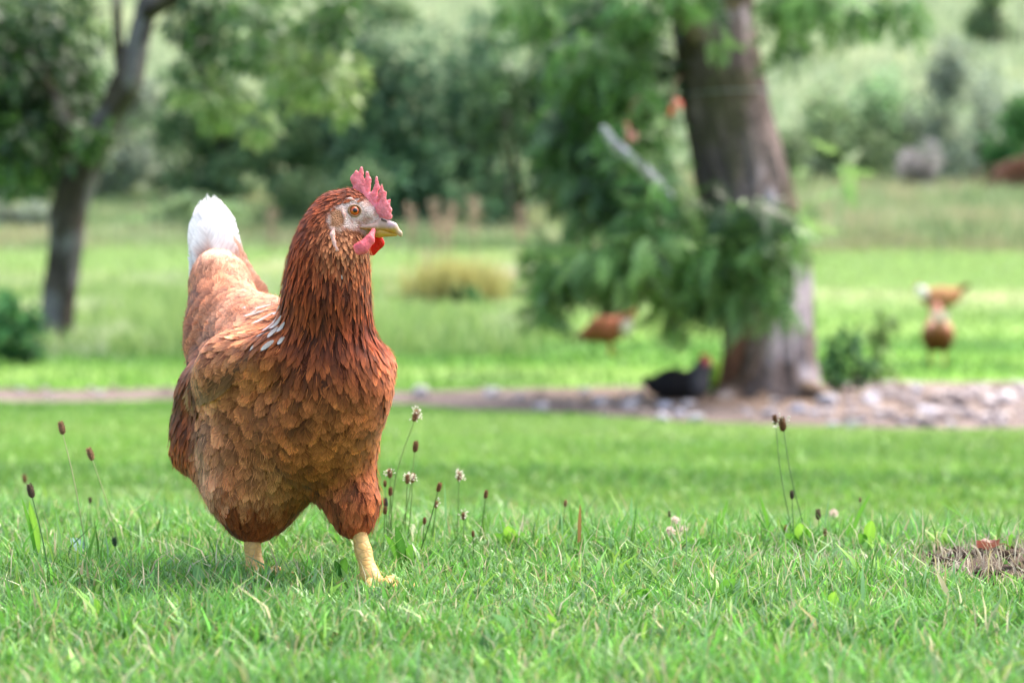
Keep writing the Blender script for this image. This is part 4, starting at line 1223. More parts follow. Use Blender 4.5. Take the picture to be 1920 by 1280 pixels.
cand = on_skin(42000, 3)
fl, va, cA, cB = chart(cand)
PX2M = HEN_D / F
spacing = np.clip(0.44 * np.sqrt(va[:, 0] * va[:, 1]), 3.4, 99) * PX2M
keep = []
cellsz = 0.012; grid = {}
fmc = face_mask(cand)
cu, cv = proj(cand)
for i in range(len(cand)):
    if fmc[i] > 0.5: continue
    if cv[i] > 1003: continue
    p = cand[i]; s = spacing[i]; key = (int(p[0] / cellsz), int(p[1] / cellsz), int(p[2] / cellsz))
    ok = True
    for a in (-1, 0, 1):
        for b in (-1, 0, 1):
            for c in (-1, 0, 1):
                for j in grid.get((key[0] + a, key[1] + b, key[2] + c), ()):
                    q = cand[j]
                    if (p[0] - q[0]) ** 2 + (p[1] - q[1]) ** 2 + (p[2] - q[2]) ** 2 < s * s:
                        ok = False; break
                if not ok: break
            if not ok: break
        if not ok: break
    if ok:
        keep.append(i); grid.setdefault(key, []).append(i)
keep = np.array(keep)
root = cand[keep]; fl = fl[keep]; va = va[keep]; cA = cA[keep].copy(); cB = cB[keep].copy()
nf = len(root)
r_ = np.random.default_rng(17)
nn = H.normal(root)
T = unit(fl - nn * (fl * nn).sum(-1)[:, None])
ang = r_.normal(0, .16, nf)
T = unit(T * np.cos(ang)[:, None] + np.cross(nn, T) * np.sin(ang)[:, None])
L = va[:, 0] * PX2M * r_.uniform(.85, 1.2, nf) * 1.6; W = va[:, 1] * PX2M * r_.uniform(.85, 1.15, nf) * np.interp(va[:, 2], [.3, .8], [1.5, 1.05])
tone = r_.normal(0, .28, nf) + .34 * fbm(root * np.array([28, 28, 22]), 2, 12)
u_, v_ = proj(root)
dark = (r_.uniform(0, 1, nf) < np.interp(v_, [480, 550, 690, 780], [.08, .42, .34, .08]) * (np.abs(u_ - 625) < 78))
tone = tone - dark * 0.65
cA *= np.exp(tone)[:, None]; cB *= np.exp(tone * .9 + r_.normal(0, .08, nf))[:, None]
# pale feathers where neck, wing and back meet, and small white flecks elsewhere
wd = np.min([((u_ - a) / 11) ** 2 + ((v_ - b) / 9) ** 2 for a, b in ((470, 586), (495, 586), (505, 600), (515, 578), (478, 606), (520, 600), (508, 628), (526, 570), (500, 646))], 0)
white = (wd < 1) & (nn[:, 1] < .5) & (r_.uniform(0, 1, nf) < .12)
fleck = np.min([((u_ - a) / 7) ** 2 + ((v_ - b) / 8) ** 2 for a, b in ((640, 510), (652, 905), (690, 935))], 0) < .5
cA[white | fleck] = lin((222, 208, 196)); cB[white | fleck] = lin((238, 230, 222))
mixw = (v_ < 520) & (u_ < 450) & (r_.uniform(0, 1, nf) < .4); cA[mixw] = lin((214, 190, 174)); cB[mixw] = lin((238, 228, 220))
W[white] *= .7; L[white] *= .8; W[fleck] *= .4; L[fleck] *= .4
base_h = r_.uniform(-.0016, -.0006, nf); tip_h = np.clip(L * .065, .0013, .0038) * r_.uniform(.75, 1.25, nf)
P, UV, AA, BB = feathers(root, T, L, W, np.clip(va[:, 2] * .9 - .22 + r_.uniform(-.15, .15, nf), 0, 1), cA, cB, base_h, tip_h, H, camber=.10)
CO = feathers.coat
tocam = unit(np.array([0, 0, CAM_Z]) - root)
show = (L * W) * np.clip((nn * tocam).sum(-1), 0, 1)
order = np.argsort(-show)
big = order[:275]; rest = order[275:]
add("plumage", feather_mesh("plumage", P[rest], UV[rest], AA[rest], BB[rest], coat=CO[rest]), hen)["kind"] = "stuff"
for i in big:
    add("feather", feather_mesh("feather", P[i:i + 1], UV[i:i + 1], AA[i:i + 1], BB[i:i + 1], coat=CO[i:i + 1]), hen)

# --- loose down that softens the outline
nw = 30000
wr = on_skin(nw, 23)
wf, wv, wA, wB = chart(wr)
wu, wvv = proj(wr)
fmw = face_mask(wr)
kp = (np.random.default_rng(4).uniform(0, 1, nw) < np.where(fmw > .3, .22, np.interp(wvv, [340, 480, 540, 800, 880, 960], [.5, .5, .2, .07, .3, .4]))) & (wvv < 1004)
wr, wf, wv, wA, wB, wu, wvv, fmw = [q[kp] for q in (wr, wf, wv, wA, wB, wu, wvv, fmw)]
nw = len(wr); r_ = np.random.default_rng(29)
wn_ = H.normal(wr)
wT = unit(wf - wn_ * (wf * wn_).sum(-1)[:, None])
a = r_.normal(0, .28, nw); wT = unit(wT * np.cos(a)[:, None] + np.cross(wn_, wT) * np.sin(a)[:, None])
wL = np.clip(wv[:, 0], 8, 34) * PX2M * r_.uniform(.35, .8, nw) * np.where(fmw > .3, .5, 1)
fluffy = sstep(830, 900, wvv)
h1 = .0026 + .001 * fluffy; h2 = (.0034 + .002 * fluffy) * r_.uniform(.6, 1.5, nw)
head_ = wvv < 470
h1 = np.where(head_, .0004, h1); h2 = np.where(head_, .0028, h2)
V3 = []
p = wr.copy(); t = wT
for k, s in enumerate((0, .5, 1)):
    if k: p = p + t * (.5 * wL)[:, None]
    p = H.project(p, h1 + (h2 - h1) * s, 1); n3 = H.normal(p); t = unit(t - n3 * (t * n3).sum(-1)[:, None])
    V3.append((p.copy(), np.cross(n3, t)))
wd_ = .00032 * np.where(head_, .7, 1)
verts = np.stack([V3[0][0] - V3[0][1] * np.broadcast_to(wd_, nw)[:, None], V3[0][0] + V3[0][1] * np.broadcast_to(wd_, nw)[:, None],
                  V3[1][0] + V3[1][1] * np.broadcast_to(wd_, nw)[:, None] * .8, V3[1][0] - V3[1][1] * np.broadcast_to(wd_, nw)[:, None] * .8, V3[2][0]], 1)
o5 = np.arange(nw)[:, None] * 5
wB = np.where(fmw[:, None] > .3, lin((150, 100, 70)), wB)
wc = lerp(wA, wB, r_.uniform(.1, 1, nw)[:, None]) * np.exp(r_.normal(0, .15, nw))[:, None]
add("down", new_mesh("down", verts.reshape(-1, 3), [o5 + np.array([[0, 1, 2, 3]]), o5 + np.array([[3, 2, 4]])], M_FARLEAF,
    attrs={"Col": ('FLOAT_COLOR', np.repeat(wc, 5, 0))}), hen)["kind"] = "stuff"

# --- flight feathers of the folded wing
wroot = [(470, 668), (455, 676), (442, 684), (430, 690), (420, 694), (410, 696), (402, 696), (394, 694), (388, 690), (382, 684)]
wtip = [(402, 745), (392, 752), (382, 758), (374, 764), (366, 768), (358, 770), (352, 768), (346, 764), (342, 756), (339, 744)]
for i, (a, b) in enumerate(zip(wroot, wtip)):
    q = hit(np.array([a[0], b[0] + 8.]), np.array([a[1], b[1] - 0.])); d = q[1] - q[0]; Lw = math.sqrt((d ** 2).sum()) * 1.12
    n0 = H.normal(q[:1]); t0 = unit(d[None]); t0 = unit(t0 - n0 * (t0 * n0).sum(-1)[:, None])
    k_ = .85 + .03 * i
    P1, U1, A1, B1 = feathers(q[:1], t0, np.array([Lw]), np.array([19 * PX2M]), np.array([.25]), lin((112, 60, 36))[None] * k_, lin((186, 128, 90))[None] * k_ * 1.3, np.array([.001]), np.array([.0036 - .0002 * i]), H, camber=.12, seed=40 + i)
    add("wing_feather", feather_mesh("wing_feather", P1, U1, A1, B1, M_VANE), hen)

# --- slim white feathers where neck, back and wing meet
for i, (u1, v1, u2, v2, w) in enumerate(((506, 582, 462, 598, 9), (516, 588, 478, 612, 11), (522, 594, 496, 626, 12), (530, 592, 512, 620, 10), (528, 574, 520, 590, 9), (524, 612, 506, 636, 9), (514, 640, 492, 660, 9), (534, 632, 524, 648, 7), (510, 574, 482, 584, 8), (536, 604, 526, 624, 8))):
    q = hit(np.array([u1, u2], float), np.array([v1, v2], float)); d = q[1] - q[0]; Lw = math.sqrt((d ** 2).sum()) * 1.1
    n0 = H.normal(q[:1]); t0 = unit(d[None]); t0 = unit(t0 - n0 * (t0 * n0).sum(-1)[:, None])
    P1, U1, A1, B1 = feathers(q[:1], t0, np.array([Lw]), np.array([w * 1.25 * PX2M]), np.array([.5]), lin((206, 188, 172))[None], lin((240, 234, 228))[None], np.array([.0022]), np.array([.0042]), H, camber=.15, seed=70 + i)
    add("feather", feather_mesh("feather", P1, U1, A1, B1), hen)

# --- tail feathers
tips = [  # base u, v, tip u, v, tip depth, width px, white share, facing
 (400, 570, 370, 366, .235, 66, .97, -.25), (410, 570, 384, 354, .240, 66, 1, -.1), (418, 570, 398, 355, .240, 66, 1, 0.), (424, 570, 408, 366, .235, 62, .95, .1),
 (428, 570, 416, 388, .23, 60, .8, .15), (432, 570, 423, 412, .225, 58, .35, .2), (438, 570, 432, 440, .215, 58, -.1, .3),
 (444, 570, 446, 468, .20, 58, -.9, .4), (450, 575, 460, 500, .19, 56, -.9, .5), (396, 570, 364, 384, .245, 60, .97, -.35), (394, 570, 360, 420, .245, 54, .92, -.4),
 (392, 580, 358, 458, .235, 50, .88, -.5), (392, 590, 358, 498, .225, 44, .8, -.6),
 (406, 570, 380, 396, .205, 66, .85, -.1), (418, 570, 399, 400, .205, 64, .76, .0), (428, 570, 414, 428, .2, 58, .15, .1), (400, 570, 370, 430, .205, 52, .85, -.3),
 (452, 580, 428, 424, .21, 46, .1, .3), (456, 585, 440, 446, .205, 46, -.3, .4), (462, 590, 453, 472, .195, 46, -.9, .4), (470, 590, 468, 496, .185, 46, -.9, .5), (478, 595, 484, 518, .17, 46, -.9, .5)]
for bu, bv, tu, tv, td, w, wh, face in tips:
    b0 = hp(bu, bv, .165); t0 = hp(tu, tv, td)
    d = t0 - b0; Lf = np.sqrt((d ** 2).sum()); d = d / Lf
    N0 = np.array([face * .8, -1.0, .25]); N0 = N0 - d * (N0 @ d); N0 = N0 / np.sqrt((N0 ** 2).sum())
    cw = lin((236, 230, 226)); cb = lin((168, 108, 80))
    s = ROWS[None, :, None]; c = COLS[None, None, :]
    jit = np.random.default_rng(int(tu * 5 + tv)).uniform(-.14, .10, COLS.size)[None, None, :]
    m = sstep(.85 - .5 * wh, 1.20 - .6 * wh, s + .06 * np.abs(c) + jit)[..., None]
    A = lerp(cb, cw, m); B = lerp(lin((206, 158, 130)), lin((244, 240, 236)), m)
    P1, U1, _, _ = feathers(b0[None], d[None], np.array([Lf]), np.array([w * .98 * (HEN_D + td) / F]), np.array([-.35]), cw[None], cw[None], np.zeros(1), np.zeros(1), None, N0[None], .18, np.array([-.18]), seed=int(tu))
    add("tail_feather", feather_mesh("tail_feather", P1, U1, A, B, M_VANE), hen)

# --- comb, wattles, ear lobes, beak, eye, legs
M_COMB = plain_material("comb_skin", (246, 134, 142), rough=.5, spec=.35, noise=180, amount=.25, bump=.55, bump_scale=420, sss=.4, sss_r=(.004, 0, 0))
M_WATTLE = plain_material("wattle_skin", (238, 108, 116), rough=.45, spec=.35, noise=140, amount=.18, bump=.4, bump_scale=420, sss=.25)
M_LITWATTLE = plain_material("lit_through_wattle_skin", (214, 34, 16), rough=.5, spec=.3, noise=140, amount=.15, bump=.4, bump_scale=500, sss=.3)  # far wattle: light shining through the skin is put into its saturated red
M_LOBE = plain_material("lobe_skin", (226, 178, 164), rough=.55, noise=200, amount=.12, bump=.4, bump_scale=600, sss=.2)

def organ(name, cones, mat, h=.0011, k=.0016, parent=None, rough=.0):
    b = Blob(k)
    for (u1, v1, d1, r1, u2, v2, d2, r2, sy) in cones:
        b.cone(hp(u1, v1, d1), hr(r1, d1), hp(u2, v2, d2), hr(r2, d2), (1, sy, 1))
    v, f = surface_nets(b, h)
    if rough:
        v = v + b.normal(v) * (rough * fbm(v * 380, 3, 8))[:, None]
    return add(name, new_mesh(name, v, f, mat), parent or hen)

C0, C1 = HD + .002, HD - .006
organ("comb", [
 (670, 352, C0, 8, 698, 386, HD, 9, 2.2), (698, 386, HD, 9, 722, 403, C1, 9, 2.2),
 (674, 350, C0, 10, 666, 336, C0, 8.5, 2.4), (675, 344, C0, 8, 678, 314, C0, 2.6, 2.4), (666, 336, C0, 7, 668, 322, C0, 2.6, 2.4),
 (686, 362, C0, 8, 691, 340, C0, 4.6, 2.4), (691, 340, C0, 4.6, 688, 321, C0, 2.4, 2.4),
 (697, 374, HD, 8, 707, 351, HD, 4.4, 2.4), (707, 351, HD, 4.4, 706, 332, HD, 2.2, 2.4),
 (707, 381, HD, 8, 716, 362, C1, 4, 2.4), (716, 362, C1, 4, 716, 346, C1, 2.0, 2.4),
 (714, 386, C1, 8, 723, 362, C1, 2.4, 2.4), (719, 392, C1, 9, 730, 376, C1, 2.6, 2.4),
 (722, 400, C1, 10, 730, 406, C1, 5, 2.2), (724, 388, C1, 8, 731, 394, C1, 4.5, 2.2)], M_COMB, rough=.0009, k=.0011)
WN = HD - .024
organ("wattle", [(700, 432, HD - .017, 4, 693, 450, WN, 8, 1.8), (693, 450, WN, 8, 680, 464, WN - .002, 11, 1.8), (680, 464, WN - .002, 11, 664, 470, WN - .002, 11, 1.8)], M_WATTLE, rough=.0005)
w2 = organ("wattle", [(708, 438, HD + .012, 5, 710, 455, HD + .016, 9, 1.8), (710, 455, HD + .016, 9, 698, 470, HD + .016, 9, 1.8)], M_LITWATTLE, rough=.0005)
w2["label"] = "far side wattle, painted scarlet as if light shone through"
def lobe(name, pts, r, mat, push=.0015):
    uu = np.array([p[0] for p in pts], float); vv = np.array([p[1] for p in pts], float)
    q = hit(uu, vv); q = q + H.normal(q) * push
    b = Blob(.0015)
    for i in range(len(q) - 1):
        b.cone(q[i], r[i] * PX2M, q[i + 1], r[i + 1] * PX2M)
    v, f = surface_nets(b, .0011)
    v = v + b.normal(v) * (.0006 * fbm(v * 420, 3, 5))[:, None]
    return add(name, new_mesh(name, v, f, mat), hen)
lobe("ear_lobe", [(627, 426), (623, 440), (626, 454), (632, 468)], [2.2, 3.6, 3.0, 4.0], M_LOBE, -.0012)
lobe("cheek_fold", [(641, 388), (645, 402), (647, 416)], [1.6, 2.2, 1.4], M_LOBE, -.0008)
lobe("brow_fold", [(642, 371), (658, 373), (672, 380)], [1.4, 2.0, 1.4], M_LOBE, -.0008)

M_BEAK = attr_material("beak_horn", rough=.38, spec=.45, fine=.12, fine_scale=300)
def beak_part(name, cones, colf, parent, k=.0012):
    b = Blob(k)
    for (u1, v1, d1, r1, u2, v2, d2, r2, sy) in cones:
        b.cone(hp(u1, v1, d1), hr(r1, d1), hp(u2, v2, d2), hr(r2, d2), (1, sy, 1))
    v, f = surface_nets(b, .0009)
    uu, vv = proj(v)
    return add(name, new_mesh(name, v, f, M_BEAK, attrs={"Col": ('FLOAT_COLOR', colf(uu, vv))}), parent)
def upper_col(uu, vv):
    c = lerp(lin((186, 150, 132)), lin((200, 152, 60)), sstep(424, 432, vv)[:, None])
    c = lerp(c, lin((168, 142, 150)), ((1 - sstep(418, 428, vv)) * sstep(722, 732, uu))[:, None])
    return lerp(c, lin((206, 172, 140)), sstep(738, 750, uu)[:, None])
bk = HD - .004
beak = beak_part("beak", [(694, 424, HD, 13, 716, 422, bk, 12, 1.15), (716, 420, bk, 12.5, 736, 427, bk - .003, 9.5, 1.2), (736, 427, bk - .003, 9.5, 750, 438, bk - .004, 3.2, 1.2), (750, 437, bk - .004, 3.4, 752, 442, bk - .004, 1.6, 1),
    (676, 426, HD - .012, 3, 704, 425, HD - .008, 7, 1)], upper_col, hen)
beak_part("lower_mandible", [(682, 433, HD, 9, 712, 436, bk, 8.5, 1.1), (712, 436, bk, 8.5, 742, 440, bk - .003, 3.0, 1.1)],
    lambda uu, vv: lerp(lin((176, 140, 96)), lin((206, 158, 60)), sstep(690, 715, uu)[:, None]), beak)
M_BLACK = plain_material("black_gloss", (10, 8, 8), rough=.12, spec=.6)
M_NOSTRIL = plain_material("nostril_skin", (84, 70, 70), rough=.6)
nb = Blob(.001); q = hp(np.array([716., 725.]), np.array([411., 415.]), np.array([bk - .0062, bk - .0064]))
nb.cone(q[0], .0011, q[1], .0007, (1, 1.2, 1)); v, f = surface_nets(nb, .0007)
add("nostril", new_mesh("nostril", v, f, M_NOSTRIL), beak)

M_EYE = plain_material("eyeball", (196, 84, 14), rough=.15, spec=.6, noise=600, amount=.3, coat=.5)
M_LID = plain_material("eyelid", (150, 112, 78), rough=.5, noise=300, amount=.2, bump=.3, bump_scale=700)
for side in (-1, 1):
    ec = hit(np.array([664.7]), np.array([395.]))[0]
    if side > 0: ec = np.array([ec[0], 2 * (HEN_D + HD) - ec[1], ec[2]])
    en = H.normal(ec[None])[0]; ax = frame(en)
    p, f = ellipsoid(ec - en * .0016, ax, (.0056, .0056, .0042))
    eye = add("eye", new_mesh("eye", p, f, M_EYE), hen)
    p, f = ellipsoid(ec + en * .0017, ax, (.0027, .0027, .0011))
    add("pupil", new_mesh("pupil", p, f, M_BLACK), eye)
    ph = np.linspace(0, 2 * np.pi, 28, endpoint=False); th = np.linspace(0, 2 * np.pi, 8, endpoint=False)
    PH, TH = np.meshgrid(ph, th, indexing='ij')
    rr = .0060 + .0010 * np.cos(TH)
    loc = np.stack([rr * np.cos(PH) * 1.08, rr * np.sin(PH) * .95, .0013 * np.sin(TH) + .0002], -1)
    p = (ec + loc @ ax).reshape(-1, 3)
    i = np.arange(28 * 8).reshape(28, 8)
    f = np.stack([i, np.roll(i, -1, 0), np.roll(np.roll(i, -1, 0), -1, 1), np.roll(i, -1, 1)], -1).reshape(-1, 4)
    add("eyelid", new_mesh("eyelid", p, f, M_LID), eye)

def shank_material():
    m, n, l, p, out = mat_new("shank_scales")
    tc = n.new("ShaderNodeTexCoord")
    mp = n.new("ShaderNodeMapping"); mp.inputs["Scale"].default_value = (120, 120, 190)
    l.new(tc.outputs["Object"], mp.inputs[0])
    vo = n.new("ShaderNodeTexVoronoi"); vo.feature = 'DISTANCE_TO_EDGE'; vo.inputs["Scale"].default_value = 1.0
    l.new(mp.outputs[0], vo.inputs["Vector"])
    cr = n.new("ShaderNodeValToRGB"); cr.color_ramp.elements[0].position = 0.0; cr.color_ramp.elements[1].position = .22
    cr.color_ramp.elements[0].color = list(lin((176, 120, 46))) + [1]; cr.color_ramp.elements[1].color = list(lin((222, 164, 68))) + [1]
    l.new(vo.outputs["Distance"], cr.inputs[0])
    tx = n.new("ShaderNodeTexNoise"); tx.inputs["Scale"].default_value = 70; l.new(tc.outputs["Object"], tx.inputs["Vector"])
    mx = n.new("ShaderNodeMix"); mx.data_type = 'RGBA'; mx.inputs["B"].default_value = list(lin((226, 186, 122))) + [1]
    l.new(tx.outputs["Fac"], mx.inputs["Factor"]); l.new(cr.outputs[0], mx.inputs["A"])
    l.new(mx.outputs["Result"], p.inputs["Base Color"])
    b = n.new("ShaderNodeBump"); b.inputs["Strength"].default_value = .9; b.inputs["Distance"].default_value = .002
    l.new(cr.outputs[0], b.inputs["Height"]); l.new(b.outputs[0], p.inputs["Normal"])
    p.inputs["Roughness"].default_value = .5
    return m
M_SHANK = shank_material()
M_CLAW = plain_material("claw_horn", (196, 170, 140), rough=.4)
fwd_h = np.array([.64, -.77, 0.0]); rgt_h = np.array([-.77, -.64, 0.0])
for (hu, hvv, hd, fu, fd) in ((468, 970, -.005, 478, -.012), (666, 965, -.05, 694, -.075)):
    ankle = hp(fu, 1080, fd); gz = ground_z(ankle[0], ankle[1])
    foot = np.array([ankle[0], ankle[1], gz + .010])
    hock = hp(hu, hvv, hd)
    b = Blob(.003)
    mid = lerp(hock, foot, .55)
    b.cone(hock, .0088, mid, .0074); b.cone(mid, .0074, foot + np.array([0, 0, .006]), .0088)
    b.cone(foot + np.array([0, 0, .006]), .0088, foot + fwd_h * .012, .0075)
    v, f = surface_nets(b, .0016)
    leg = add("leg", new_mesh("leg", v, f, M_SHANK), hen)
    for k, (angd, ln) in enumerate(((0, .062), (34, .050), (-34, .050), (170, .026))):
        a = math.radians(angd); dr = fwd_h * math.cos(a) + rgt_h * math.sin(a)
        b = Blob(.002); p0 = foot + dr * .006; p1 = foot + dr * ln * .5 + np.array([0, 0, .001]); p2 = foot + dr * ln + np.array([0, 0, -.004])
        b.cone(p0, .0062, p1, .0052); b.cone(p1, .0052, p2, .0042)
        v, f = surface_nets(b, .0015)
        toe = add("toe", new_mesh("toe", v, f, M_SHANK), leg)
        b = Blob(.0008); b.cone(p2 + np.array([0, 0, .001]), .003, p2 + dr * .011 + np.array([0, 0, -.004]), .0008)
        v, f = surface_nets(b, .0008)
        add("claw", new_mesh("claw", v, f, M_CLAW), leg)
# ------------------------------------------------------------------ hens in the background
M_HEN = attr_material("hen_plumage", rough=.7, spec=.15, bump=.8, bump_scale=45, fine=.25, fine_scale=55)
M_RED = plain_material("comb_red", (196, 52, 50), rough=.5)
M_FLEG = plain_material("leg_yellow", (212, 168, 84), rough=.5)
M_FBEAK = plain_material("beak_yellow", (200, 160, 84), rough=.4)
def far_hen(u, v, d, yaw, label, cones, comb, beak, tail, legs, colf, size=1.0, flat_tail=False):
    """local frame: +X forward, +Z up, metres; yaw turns it about Z"""
    p0 = at(u, v, d); p0[2] = ground_z(p0[0], d) + (path_lift(p0[0], d) if on_path(np.array([p0[0]]), np.array([d]))[0] else 0)
    o = empty("hen", p0); tag(o, label, "hen", "hens")
    c, s = math.cos(yaw), math.sin(yaw); Rm = np.array([[c, s, 0], [-s, c, 0], [0, 0, 1]]) * size
    def put(name, V, Fc, mat, col=None):
        at_ = {"Col": ('FLOAT_COLOR', col)} if col is not None else None
        return add(name, new_mesh(name, V @ Rm + p0, Fc, mat, attrs=at_), o)
    b = Blob(.018)
    for (a, ra, e, re) in cones: b.cone(a, ra, e, re)
    V, Fc = surface_nets(b, .011)
    V = V + b.normal(V) * (.004 * fbm(V * 60, 3, 2))[:, None]
    put("body", V, Fc, M_HEN, colf(V) * np.exp(.35 * fbm(V * np.array([40, 40, 40]), 3, 5))[:, None])
    for (a, e, w, colr, n) in tail:
        a, e = np.array(a, float), np.array(e, float); dd = e - a; Lf = np.sqrt((dd ** 2).sum())
        for i in range(n):
            t = (i - (n - 1) / 2) / max(1, (n - 1) / 2)
            di = unit(dd / Lf + np.array([-.12 * abs(t), .35 * t, -.10 * abs(t)]))
            N0 = unit(np.cross(di, np.array([0, 0.35 + .6 * t, 1.0])))
            if flat_tail: N0 = unit(np.cross(np.array([0, 1.0, 0]), di))
            P1, U1, A1, B1 = feathers(a[None], di[None], np.array([Lf]), np.array([w]), np.array([.2]), lin(colr)[None], lin(colr)[None] * 1.1, np.zeros(1), np.zeros(1), None, N0[None], .15, np.array([0.]))
            m_ = feather_mesh("tail_feather", P1 @ Rm + p0, U1, A1, B1); add("tail_feather", m_, o)
    bb = Blob(.004)
    for (a, ra, e, re) in comb: bb.cone(a, ra, e, re, (1, 2.0, 1))
    put("comb", *surface_nets(bb, .004), M_RED)
    h = np.array(beak[0], float); dr = np.array(beak[1], float)
    bb = Blob(.002); bb.cone(h, .009, h + dr * .028, .002); put("beak", *surface_nets(bb, .003), M_FBEAK)
    bb = Blob(.004); bb.cone(h + np.array([-.012, 0, -.012]), .008, h + np.array([-.012, 0, -.036]), .011, (1, 1.6, 1)); put("wattle", *surface_nets(bb, .004), M_RED)
    for (hx, hy, hz, fx) in legs:
        bb = Blob(.004); bb.cone((hx, hy, hz), .011, (fx, hy, .012), .008); bb.cone((fx, hy, .012), .008, (fx + .055, hy, .004), .005); bb.cone((fx, hy, .012), .008, (fx + .045, hy + .03, .004), .005); bb.cone((fx, hy, .012), .008, (fx + .045, hy - .03, .004), .005)
        put("leg", *surface_nets(bb, .004), M_FLEG)
BR, DK, PL, WH = lin((138, 80, 52)), lin((96, 52, 36)), lin((206, 160, 116)), lin((226, 214, 200))
STAND = [((.10, 0, .22), .085, (-.02, 0, .225), .10), ((-.02, 0, .225), .10, (-.14, 0, .24), .07), ((-.14, 0, .24), .06, (-.20, 0, .31), .03), ((.0, .05, .17), .05, (.01, .05, .12), .025), ((.0, -.05, .17), .05, (.01, -.05, .12), .025)]
UPNECK = [((.12, 0, .26), .06, (.16, 0, .36), .038), ((.16, 0, .36), .036, (.175, 0, .42), .034)]
DOWNNECK = [((.14, 0, .22), .055, (.22, 0, .15), .036), ((.22, 0, .15), .035, (.255, 0, .075), .03)]
LEGS = ((.01, .05, .13, .0), (.01, -.05, .13, .02))
def combup(x, z): return [((x - .02, 0, z), .010, (x + .025, 0, z - .012), .008), ((x - .015, 0, z), .008, (x - .02, 0, z + .028), .004), ((x, 0, z), .008, (x, 0, z + .03), .004), ((x + .018, 0, z - .008), .007, (x + .02, 0, z + .016), .004)]
# brown hen pecking beneath the low leaves, pale breast to the right
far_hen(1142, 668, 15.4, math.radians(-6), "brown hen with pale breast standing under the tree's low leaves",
    [((.08, 0, .20), .085, (-.06, 0, .19), .09), ((-.06, 0, .19), .088, (-.18, 0, .145), .045), ((.11, 0, .23), .055, (.145, 0, .29), .036), ((.145, 0, .29), .035, (.155, 0, .315), .032), ((.0, .05, .15), .05, (.01, .05, .11), .025), ((.0, -.05, .15), .05, (.01, -.05, .11), .025)],
    combup(.16, .345), ((.185, 0, .31), (.95, 0, -.2)), [((-.16, 0, .15), (-.27, 0, .11), .06, (104, 50, 34), 5)], LEGS,
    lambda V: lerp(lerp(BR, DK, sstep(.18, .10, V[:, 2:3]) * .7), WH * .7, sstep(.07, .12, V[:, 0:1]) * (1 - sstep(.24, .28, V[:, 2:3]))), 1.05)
# black hen sitting in the dust at the foot of the trunk
far_hen(1278, 754, 10.95, math.radians(-8), "black hen with red comb sitting on bare earth beside the trunk", [((.07, 0, .075), .075, (-.06, 0, .075), .085), ((-.06, 0, .075), .08, (-.15, 0, .075), .045), ((.08, 0, .10), .055, (.115, 0, .17), .035), ((.115, 0, .17), .034, (.125, 0, .20), .031)],
    combup(.128, .225), ((.15, 0, .198), (.95, 0, -.2)), [((-.12, 0, .09), (-.23, 0, .10), .06, (30, 28, 30), 5)], (), lambda V: lerp(lerp(lin((30, 27, 28)), lin((92, 90, 94)), sstep(.03, .1, V[:, 0:1]) * .8), lin((176, 82, 84)), sstep(.18, .2, V[:, 2:3]) * sstep(.09, .12, V[:, 0:1])), 1.0)
# hen seen from behind, white tail raised
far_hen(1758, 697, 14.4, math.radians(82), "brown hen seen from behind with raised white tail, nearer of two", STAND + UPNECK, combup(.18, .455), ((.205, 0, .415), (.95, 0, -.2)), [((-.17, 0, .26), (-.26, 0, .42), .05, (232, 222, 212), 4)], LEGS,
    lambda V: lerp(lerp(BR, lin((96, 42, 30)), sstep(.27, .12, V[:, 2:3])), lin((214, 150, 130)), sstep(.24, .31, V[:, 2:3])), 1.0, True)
# farther hen in side view, facing left
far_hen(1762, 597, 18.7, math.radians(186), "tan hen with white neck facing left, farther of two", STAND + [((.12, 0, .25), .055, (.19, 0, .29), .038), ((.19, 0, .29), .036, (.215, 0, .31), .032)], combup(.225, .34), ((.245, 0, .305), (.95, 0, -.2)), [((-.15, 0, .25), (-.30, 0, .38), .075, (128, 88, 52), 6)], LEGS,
    lambda V: lerp(lerp(lin((178, 126, 86)), lin((128, 82, 58)), sstep(.25, .15, V[:, 2:3])), lin((232, 228, 226)), sstep(.12, .17, V[:, 0:1]) * sstep(.2, .25, V[:, 2:3])), .95)

